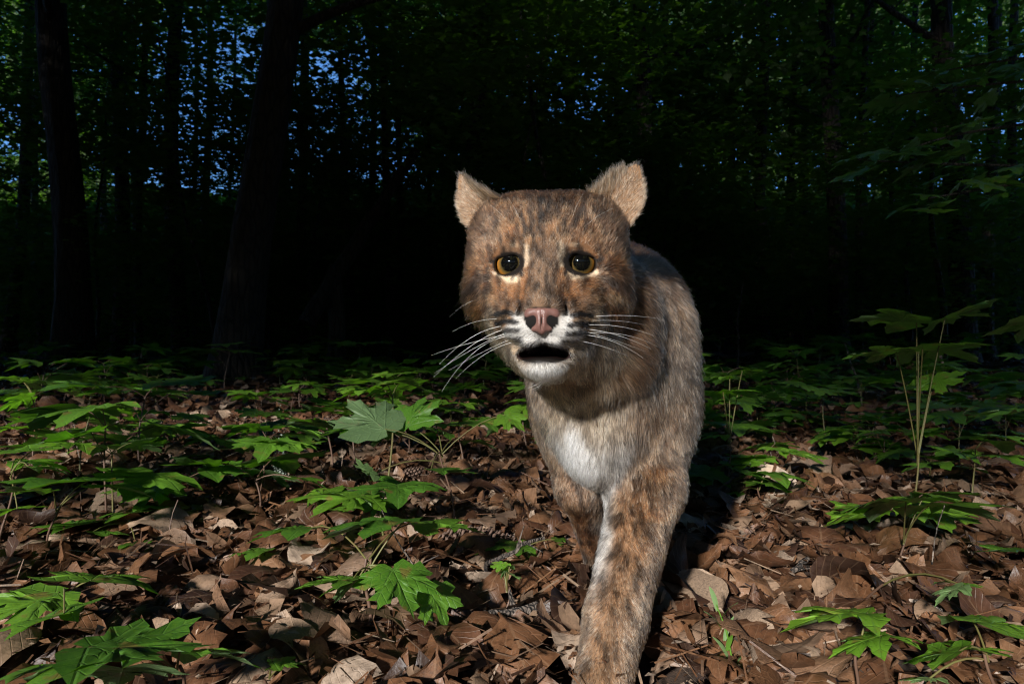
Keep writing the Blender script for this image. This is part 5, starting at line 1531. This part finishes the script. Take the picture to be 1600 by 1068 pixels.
# ---- ears
def ear(B, T, Fd, width, name='ear', side=1, seed=3, cup=0.36):
    B = np.array(B) * mm; T = np.array(T) * mm
    U = T - B; Lh = np.linalg.norm(U); U = U / Lh
    Fd = np.array(Fd, float); Fd = Fd - U * (Fd @ U); Fd /= np.linalg.norm(Fd)
    S = np.cross(U, Fd)
    nu, nvv = 25, 26
    v_ = np.linspace(0, 1, nvv)[:, None]; u_ = np.linspace(-1, 1, nu)[None, :]
    w = width * mm * 0.5 * (np.clip(1 - v_ ** 1.15, 0, 1) ** 0.85) + 0.0006
    # outer edge slightly S curved
    cx = S * 1.0
    depth = cup * w * (1.0 - 0.45 * v_)
    front = B + U * (Lh * v_)[..., None] + S * (w * (1 - 0.36 * (u_ * side < 0) * (1 - smooth01(v_ / 0.5))) * np.sin(u_ * 1.35) / math.sin(1.35))[..., None] \
        + Fd * (depth * (1 - np.cos(u_ * 1.45)) - depth * 0.6 + 0.004 * np.sin(v_ * 3.0) - 0.010 * v_ ** 2)[..., None]
    th = 0.0018 * (1 - 0.5 * np.abs(u_) ** 3) * (1 - 0.4 * v_)
    nrm = -Fd * (np.cos(u_ * 1.2))[..., None] + S * (np.sin(u_ * 1.2))[..., None] * 1.0 * np.ones_like(v_)[..., None]
    back = front + nrm * th[..., None]
    V = np.concatenate([front.reshape(-1, 3), back.reshape(-1, 3)])
    n0 = nu * nvv
    q = []
    for j in range(nvv - 1):
        for i in range(nu - 1):
            a = j * nu + i
            q.append((a, a + 1, a + nu + 1, a + nu)); q.append((n0 + a, n0 + a + nu, n0 + a + nu + 1, n0 + a + 1))
        a = j * nu; q.append((a, a + nu, n0 + a + nu, n0 + a)); a = j * nu + nu - 1; q.append((a, n0 + a, n0 + a + nu, a + nu))
    for i in range(nu - 1):
        a = (nvv - 1) * nu + i; q.append((a, a + 1, n0 + a + 1, n0 + a + nu * 0)); 
    q = np.array(q)
    Vw = h2w(V)
    nn, _ = vnormals(Vw, q)
    # orient: front normals must look along Fd
    Fw = HEAD_M @ Fd; Uw = HEAD_M @ U; Sw = HEAD_M @ S
    if np.mean(nn[:n0] @ Fw) < 0:
        q = q[:, ::-1]; nn = -nn
    isfront = np.zeros(len(V)); isfront[:n0] = 1
    col = np.where(isfront[:, None] > 0.5, C_BUFF * 0.75, C_DARK * 0.5)
    me = mesh_np(name, Vw - OFF, q, M_SKIN)
    at = me.attributes.new('coat', 'FLOAT_COLOR', 'POINT')
    c4 = np.ones((len(V), 4), dtype=np.float32); c4[:, :3] = col
    at.data.foreach_set('color', c4.ravel())
    o = obj(name, me, cat_root)
    # hair on it
    g = np.random.default_rng(seed)
    uvv = np.concatenate([np.stack([np.broadcast_to(u_, (nvv, nu)).ravel(), np.broadcast_to(v_, (nvv, nu)).ravel()], 1)] * 2)
    NE = 9000
    A = Vw[q].mean(1); fu = uvv[q].mean(1); ff = isfront[q].mean(1)
    d1 = Vw[q[:, 2]] - Vw[q[:, 0]]; d2 = Vw[q[:, 3]] - Vw[q[:, 1]]
    area = np.linalg.norm(np.cross(d1, d2), axis=1)
    edge = smooth01((np.abs(fu[:, 0]) - 0.5) / 0.4)
    area = area * (0.8 + 1.6 * edge)
    cum = np.cumsum(area); k = np.minimum(np.searchsorted(cum, g.random(NE) * cum[-1]), len(q) - 1)
    a = g.random(NE)[:, None]; b = g.random(NE)[:, None]; qq = q[k]
    W = [(1 - a) * (1 - b), a * (1 - b), a * b, (1 - a) * b]
    P = sum(W[i] * Vw[qq[:, i]] for i in range(4)); Nn = sum(W[i] * nn[qq[:, i]] for i in range(4)); Nn /= np.linalg.norm(Nn, axis=1)[:, None] + 1e-9
    fu = fu[k]; fr = ff[k] > 0.6
    ins = np.sign(fu[:, 0])
    inner_edge = fu[:, 0] * side > 0.35                   # the edge towards the middle of the head
    D = Uw[None, :] * 1.0 + Sw[None, :] * (fu[:, 0] * 0.45)[:, None]
    D = np.where(fr[:, None], D + Fw * 0.55 + Sw[None, :] * (-side * -0.35) * inner_edge[:, None], D)
    D = D - Nn * np.sum(D * Nn, 1)[:, None] * 0.85; D /= np.linalg.norm(D, axis=1)[:, None] + 1e-9
    L = np.where(fr, np.where(fu[:, 0] * side > 0.35, 0.010 + 0.012 * (1 - fu[:, 1]), 0.008), 0.0055 + 0.002 * (1 - fu[:, 1]))
    L = np.where(fu[:, 1] > 0.75, np.minimum(L, 0.0045), L)
    base = np.where(fr[:, None], C_BUFF * 0.45 + (C_CREAM - C_BUFF * 0.5) * (g.random(NE) ** 2.2 * 0.9)[:, None], C_DARK * 0.55)
    outer = (~fr) & (fu[:, 0] * side < -0.45)
    base = np.where(outer[:, None], C_BROWN, base)
    base = np.where(((~fr) & (np.hypot(fu[:, 0], fu[:, 1] - 0.5) < 0.25))[:, None], C_CREAM * 0.8, base)
    base = np.where(((~fr) & (fu[:, 1] > 0.80) & (g.random(NE) < 0.75))[:, None], C_DARK, base)
    pt, rd, cl = strands(P, Nn, D, L, base, np.full(NE, 0.35), g, lift=0.24, r0=0.00011)
    curves_obj('ear_fur', pt - OFF, rd, cl, M_FUR, o)
    # small black tuft at the tip
    nt_ = 26
    P = h2w(np.tile(front[-1, nu // 2] - U * 0.003, (nt_, 1)) + g.normal(0, 0.0012, (nt_, 3)))
    D = np.tile(Uw, (nt_, 1)) + g.normal(0, 0.20, (nt_, 3)) + np.array([-0.25 * side * -1, 0.1, 0])
    D /= np.linalg.norm(D, axis=1)[:, None]
    pt, rd, cl = strands(P, np.tile(Uw, (nt_, 1)), D, np.full(nt_, 0.008), np.tile(C_BLACK, (nt_, 1)), np.ones(nt_), g, lift=0.1, r0=0.00011)
    curves_obj('tuft', pt - OFF, rd, cl, M_FUR, o)
    return o
ear((61, 46, 46), (91, 60, 107), (0.20, -1.0, 0.05), 57, side=-1, seed=3, cup=0.22)
ear((-58, 47, 47), (-97, 58, 96), (-0.90, -0.70, 0.0), 64, side=1, seed=4, cup=0.34)

# ---- whiskers
def tube_mesh(name, pts, radii, mat, sides=5):
    pts = np.asarray(pts, float); n = len(pts)
    tan = np.gradient(pts, axis=0); tan /= np.linalg.norm(tan, axis=1)[:, None] + 1e-12
    ref = np.array([0.0, 0.0, 1.0]) if abs(tan[0][2]) < 0.9 else np.array([1.0, 0.0, 0.0])
    V = []
    for i in range(n):
        a = np.cross(tan[i], ref); a /= np.linalg.norm(a) + 1e-12; b = np.cross(tan[i], a)
        for k in range(sides):
            t = 2 * math.pi * k / sides
            V.append(pts[i] + (a * math.cos(t) + b * math.sin(t)) * radii[i])
    Fq = [(i * sides + k, i * sides + (k + 1) % sides, (i + 1) * sides + (k + 1) % sides, (i + 1) * sides + k) for i in range(n - 1) for k in range(sides)]
    return mesh_np(name, V, np.array(Fq), mat)
def simple_mat(name, col, rough=0.5, trans=0.0):
    m, nt, out = newmat(name)
    p = N(nt, 'ShaderNodeBsdfPrincipled')
    p.inputs['Base Color'].default_value = (*col, 1); p.inputs['Roughness'].default_value = rough
    nt.links.new(p.outputs[0], out.inputs[0])
    return m
M_WHISK = simple_mat('whisker_white', (0.85, 0.84, 0.80), 0.3)
def bez(a, b, c, n=14):
    t = np.linspace(0, 1, n)[:, None]
    return (1 - t) ** 2 * np.array(a) + 2 * t * (1 - t) * np.array(b) + t * t * np.array(c)
# root, control, tip in head millimetres
WH = [((-31, -28, -57), (-62, -24, -58), (-97, -6, -92), .30), ((-33, -26, -60), (-60, -26, -66), (-103, -2, -104), .32),
      ((-30, -28, -66), (-62, -30, -70), (-92, -20, -116), .30), ((-33, -25, -65), (-70, -20, -72), (-107, 6, -84), .24),
      ((-28, -30, -72), (-52, -34, -78), (-78, -28, -104), .22), ((-31, -27, -52), (-58, -20, -48), (-86, 2, -62), .22),
      ((-27, -31, -61), (-60, -34, -74), (-99, -20, -100), .24), ((-29, -29, -69), (-56, -20, -80), (-90, 4, -98), .20),
      ((32, -28, -57), (66, -20, -54), (99, 16, -66), .28), ((34, -26, -60), (64, -22, -62), (96, 10, -78), .30),
      ((31, -28, -65), (60, -24, -66), (88, 0, -86), .30), ((34, -25, -50), (70, -16, -46), (104, 24, -50), .26),
      ((33, -25, -64), (72, -18, -60), (102, 14, -76), .22), ((29, -30, -70), (52, -28, -74), (74, -10, -84), .20),
      ((30, -29, -54), (62, -14, -50), (92, 22, -56), .20), ((28, -30, -60), (58, -26, -68), (90, 2, -80), .18),
      ((-24, -4, 22), (-34, -8, 42), (-52, 8, 56), .14), ((26, -4, 20), (40, -8, 40), (62, 6, 50), .14), ((22, -5, 24), (24, -12, 44), (34, -2, 62), .12),
      ((-52, 4, -30), (-74, 4, -32), (-92, 20, -48), .13), ((-18, -5, 24), (-22, -12, 44), (-34, -2, 60), .12)]
for a, b, c, r in WH:
    a, b, c = [np.array(q) * [1, 0.87, 1] for q in (a, b, c)]
    p = bez(a * mm, b * mm, c * mm)
    r = r * 0.52
    p = h2w(p) - OFF
    rr_ = r * mm * (1 - 0.75 * np.linspace(0, 1, len(p)))
    obj('whisker', tube_mesh('whisker', p, rr_, M_WHISK, 4), cat_root)
# ------------------------------------------------------------------ sticks, cones, stalks, the hanging bough
def gpt(px, py, lift=0.0):
    """ground point seen at a photo pixel"""
    Y = CAM_Z * 1066.7 / (py - 534)
    for _ in range(6):
        X = (px - 800) / 1066.7 * Y
        Y = (CAM_Z - float(ghgt(X, Y)) - lift) * 1066.7 / (py - 534)
    return np.array([(px - 800) / 1066.7 * Y, Y, float(ghgt((px - 800) / 1066.7 * Y, Y)) + lift])

def stick(label, pts, r0, r1, mat, seed, name='stick', cat='stick', twigs=(), group=None, knob=0.10):
    pts = np.array(pts); O = pts[0].copy()
    n = 14
    s = np.linspace(0, len(pts) - 1, n)
    P = np.stack([np.interp(s, np.arange(len(pts)), pts[:, q]) for q in range(3)], 1) - O
    g = np.random.default_rng(seed); P[1:-1] += g.normal(0, r0 * 0.35, (n - 2, 3))
    parts = [tube_path(P, np.linspace(r0, r1, n), 8, seed, knob)]
    for (i, d, L) in twigs:
        q = np.linspace(0, 1, 5)[:, None]
        parts.append(tube_path(P[i] + np.array(d) * q * L + g.normal(0, r0 * 0.2, (5, 3)) * q, np.linspace(r1 * 0.7, r1 * 0.3, 5), 5, seed, 0.05))
    V, Q = merge(parts)
    o = obj(name, mesh_np(name, V, Q, mat)); o.location = O
    tag(o, label, cat, group)
    return o

def pine_cone(label, p, L, yaw, seed, pitch=0.1):
    g = np.random.default_rng(seed)
    Vs, Fs = [], []; off = 0
    base = np.array([(-0.5, 0, 0), (-0.35, 0.6, 0.05), (0.0, 0.86, 0.14), (0.35, 0.6, 0.05), (0.5, 0, 0), (0.0, 0.45, 0.20), (0, 0.80, -0.05)])
    tri = [(0, 1, 5), (1, 2, 5), (2, 3, 5), (3, 4, 5), (0, 5, 4), (1, 6, 2), (2, 6, 3), (0, 6, 1), (4, 3, 6)]
    N_ = 84
    for k in range(N_):
        t = (k + 0.5) / N_
        a = k * 2.39996
        prof = math.sin(min(1, t * 1.06) ** 0.75 * 3.0) ** 0.7 if t < 0.99 else 0.1
        rad = 0.115 * L * prof + 0.006 * L
        sc = L * 0.135 * (0.45 + 0.75 * prof)
        out = np.array([math.cos(a), 0, math.sin(a)]); up = np.array([0, 1.0, 0])
        lean = 0.75 + 0.2 * g.random()
        f = out * lean + up * 0.55; f /= np.linalg.norm(f)
        s = np.cross(up, out); nrm = np.cross(s, f)
        W = (base[:, 0:1] * s + base[:, 1:2] * f + base[:, 2:3] * -nrm) * sc + out * rad * 0.7 + up * (t - 0.5) * L
        Vs.append(W); Fs += [tuple(q + off for q in f_) for f_ in tri]; off += len(base)
    o = obj('pine_cone', mesh_np('pine_cone', np.concatenate(Vs), np.array(Fs), M_CONE, smooth=False))
    o.location = tuple(p); o.rotation_euler = (pitch, g.random() * 3, yaw)
    tag(o, label, 'pine cone')
    return o
M_CONE = simple_mat2('cone_scale', (0.055, 0.032, 0.022), (0.17, 0.105, 0.075), 0.8, 160)
M_LICH = simple_mat2('lichen', (0.14, 0.19, 0.15), (0.30, 0.35, 0.29), 0.95, 200)
if 'small' not in SKIP:
    stick('grey-brown stick lying in the litter left of the bobcat near paw', [gpt(690, 965, .02), gpt(775, 962, .03), gpt(850, 950, .035), gpt(905, 945, .03)], 0.0060, 0.0072, M_TWIG, 1, twigs=[(6, (-0.2, 0.5, 0.5), 0.04)])
    stick('smooth grey stick lying right of the bobcat near paw', [gpt(1030, 972, .028), gpt(1090, 978, .032), gpt(1150, 985, .028), gpt(1185, 992, .02)], 0.0062, 0.0045, M_TWIG, 2)
    stick('forked dark twig bent up out of the litter left of the bobcat far fore leg', [gpt(755, 900, .01), gpt(765, 875, .05), gpt(790, 868, .07), gpt(820, 850, .085), gpt(850, 840, .085)], 0.0042, 0.0022, M_TWIG, 3, twigs=[(8, (0.3, 0.2, 0.9), 0.035), (10, (0.7, -0.2, -0.3), 0.03)])
    stick('lichen-grey stick beside the fallen cones', [gpt(385, 765, .02), gpt(420, 752, .03), gpt(455, 745, .03)], 0.010, 0.008, M_TWIG, 4)
    stick('dark crooked twig in the litter right of the bobcat hind foot', [gpt(1195, 925, .015), gpt(1225, 900, .03), gpt(1245, 885, .045), gpt(1262, 872, .05)], 0.0050, 0.0030, M_TWIG, 5, twigs=[(7, (0.8, 0.2, 0.1), 0.05)])
    stick('pale bare twig crossing the litter behind the bright right leaves', [gpt(1360, 925, .04), gpt(1420, 935, .05), gpt(1470, 952, .045), gpt(1495, 960, .04)], 0.0022, 0.0014, M_PALE, 6)
    stick('long weathered stick lying across the litter at the left', [gpt(110, 828, .02), gpt(160, 800, .03), gpt(215, 778, .03), gpt(240, 740, .04)], 0.0080, 0.0040, M_TWIG, 7)
    stick('curved brown stick in the litter near the left bottom', [gpt(60, 1010, .02), gpt(130, 1000, .03), gpt(190, 985, .03)], 0.0050, 0.0035, M_TWIG, 8)
    stick('short thick stick half under the leaves left of centre', [gpt(460, 885, .015), gpt(510, 872, .03), gpt(560, 868, .02)], 0.0085, 0.0070, M_TWIG, 9)
    # white dead stem standing among the right-hand seedlings
    a = gpt(1502, 660); 
    stick('white peeling dead stem standing among the right-hand seedlings', [a, pix(1490, 620, a[1]), pix(1476, 580, a[1]), pix(1466, 545, a[1])], 0.0062, 0.0050, M_PALE, 10, 'dead_stem', 'dead stem')
    a = gpt(1350, 655)
    stick('short bare white stem leaning left of the taller white dead stem', [a, pix(1342, 600, a[1]), pix(1328, 560, a[1]), pix(1320, 536, a[1])], 0.0050, 0.0030, M_PALE, 11, 'dead_stem', 'dead stem')
    a = gpt(1152, 600)
    stick('thin forked dead sapling standing grey behind the bobcat back', [a, pix(1154, 540, a[1]), pix(1152, 500, a[1]), pix(1162, 440, a[1])], 0.010, 0.005, M_TWIG, 12, 'dead_stem', 'dead stem', twigs=[(9, (-0.7, 0.1, 0.5), 0.5), (11, (-0.6, 0, 0.6), 0.3)])
    # cones
    pine_cone('large closed pine cone lying behind the lichen-grey stick', gpt(420, 735, .05), 0.115, 1.75, 1)
    pine_cone('open pine cone farther back behind the large cone', gpt(448, 703, .05), 0.090, 1.3, 2)
    pine_cone('grey pine cone in the litter under the raised pale leaf', gpt(655, 738, .05), 0.075, -1.4, 3)
    pine_cone('long dark pine cone lying left of the bobcat far fore leg', gpt(742, 845, .045), 0.125, -1.75, 4)
    # lichen tuft
    g = np.random.default_rng(8)
    V, T = leaf_sprays(60, 14, (0.016, 0.012, 0.007), 0.0035, 9, flat=1.2, spray=0.004)
    o = obj('lichen_tuft', mesh_np('lichen_tuft', V, T, M_LICH)); o.location = gpt(438, 752, .045); tag(o, 'pale blue-green lichen tuft on the grey stick', 'lichen')
    # grass sprig
    def blade(o_, d, L, w, bend, mat, parent):
        q = np.linspace(0, 1, 8); d = np.array(d, float)
        c = np.array(o_)[None] + np.stack([d[0] * q * L * 0.4 + d[0] * bend * q ** 2 * L, d[1] * q * L * 0.4, q * L * (1 - 0.25 * q)], 1)
        wv = np.array([d[1], -d[0], 0.2]); wv /= np.linalg.norm(wv)
        ww = w * np.sin(np.clip(q * 0.9 + 0.12, 0, 1) * 3.05) ** 0.7
        V = np.concatenate([c - wv * ww[:, None], c + np.array([0, 0, 0.0006]), c + wv * ww[:, None]])
        F_ = [(i, i + 1, i + 9, i + 8) for i in range(7)] + [(i + 8, i + 9, i + 17, i + 16) for i in range(7)]
        return obj('blade', mesh_np('blade', V, np.array(F_), mat), parent)
    for (px, py, lab, n, s) in ((1150, 1075, 'bright green sprig with narrow leaves right of the bobcat near paw', 7, 1.0), (1180, 1050, 'small second green sprig beside the narrow-leaved one', 4, 0.6)):
        b = gpt(px, py); r = empty('grass_sprig', tuple(b)); tag(r, lab, 'grass sprig')
        g = np.random.default_rng(px)
        obj('stem', mesh_np('stem', *tube_path(np.array([(0, 0, 0), (-0.004, 0, 0.03 * s), (-0.010, 0, 0.06 * s), (-0.020, 0, 0.085 * s)]), [0.0011, 0.001, 0.0009, 0.0006], 5, 1, 0.02), M_YGREEN), r)
        for k in range(n):
            z = (0.018 + 0.010 * k) * s
            blade((-0.012 * z / 0.05, 0, z), (math.cos(k * 2.4), math.sin(k * 2.4)), 0.028 * s, 0.0028 * s, 0.3, M_YGREEN, r)
    # thin dry stalks standing in the litter
    g = np.random.default_rng(61); stalks = []
    for k in range(46):
        Y = 0.75 + 2.6 * g.random() ** 1.3; X = g.uniform(-0.75, 0.75) * Y
        if -0.05 < X < 0.35 and Y < 1.5: continue
        h = 0.05 + 0.10 * g.random(); dx, dy = g.normal(0, 0.25, 2)
        q = np.linspace(0, 1, 7)
        P = np.stack([dx * h * q + 0.004 * np.sin(q * 6), dy * h * q, h * q - 0.005], 1)
        o = obj('dry_stalk', mesh_np('dry_stalk', *tube_path(P, np.linspace(0.0013, 0.0008, 7), 4, k, 0.02), M_RSTEM if k % 3 else M_PALE))
        o.location = (X, Y, float(ghgt(X, Y)))
        stalks.append((o, X, Y, h, k % 3 == 0, dx))
    seen3 = set()
    for o, X, Y, h, pale, dx in stalks:
        for lx, ly, nm in sorted(LM[:17] + [(-0.158, .73, 'seedling in front'), (-0.52, .8, 'broad-leaved corner seedling'), (0.44, .6, 'bright corner seedling'), (0.55, .98, 'wide flat-leaved seedling'), (-0.7, 1.02, 'wide flat leaf at the left edge'), (0.31, .62, 'bright right foreground seedling')], key=lambda l: math.hypot(l[0] - X, l[1] - Y)):
            ddx, ddy = X - lx, Y - ly
            rel = ('behind' if ddy > 0 else 'in front of') if abs(ddy) > abs(ddx) else ('left of' if ddx < 0 else 'right of')
            lab = f"{'pale' if pale else 'red-brown'} dry {'tall' if h > 0.1 else 'short'} stalk leaning {'right' if dx > 0 else 'left'}, {rel} the {nm}"
            if lab not in seen3: break
        seen3.add(lab); tag(o, lab, 'stalk', 'thin dry stalks in the litter')
    # hanging maple bough at the right; its young tree stands just outside the picture
    r = empty('young_maple', (2.45, 2.35, float(ghgt(2.45, 2.35)))); tag(r, 'young maple reaching leafy boughs in from the right, above the undergrowth', 'young tree')
    O = np.array(r.location)
    q = np.linspace(0, 1, 14)
    obj('trunk', mesh_np('trunk', *tube_path(np.stack([0.05 * np.sin(q * 4), 0 * q, q * 2.6], 1), np.linspace(0.03, 0.012, 14), 9, 4), M_BARK), r)
    g = np.random.default_rng(62)
    boughs = [((2.42, 2.35, 1.15), pix(1500, 190, 2.2), pix(1420, 235, 2.1)), ((2.42, 2.35, 1.30), pix(1520, 130, 2.25), pix(1400, 150, 2.15)), ((2.42, 2.35, 0.95), pix(1480, 260, 2.2), pix(1350, 250, 2.05)),
              ((2.42, 2.35, 1.00), pix(1560, 290, 2.2), pix(1450, 310, 2.1)), ((2.42, 2.35, 1.4), pix(1570, 90, 2.3), pix(1480, 110, 2.2))]
    for bi, (a, m_, c) in enumerate(boughs):
        a, m_, c = np.array(a) - O, np.array(m_) - O, np.array(c) - O
        t = np.linspace(0, 1, 14)[:, None]
        P = (1 - t) ** 2 * a + 2 * t * (1 - t) * m_ + t * t * c
        b = obj('bough', mesh_np('bough', *tube_path(P, np.linspace(0.008, 0.002, 14), 5, bi), M_TWIG), r)
        for k in range(13):
            i = 13 - (k * 10) // 13
            s = 0.07 + 0.035 * g.random()
            side = (-1) ** k
            yaw = math.atan2(-(P[i] - P[i - 1])[0], (P[i] - P[i - 1])[1]) + side * g.uniform(0.3, 1.3)
            leaf_obj(LEAF_HI[k % 8], b, P[i] + np.array([-math.sin(yaw), math.cos(yaw), 0]) * 0.035 + g.normal(0, 0.022, 3), s, yaw, R(g.normal(-18, 14)), R(g.normal(0, 12)))
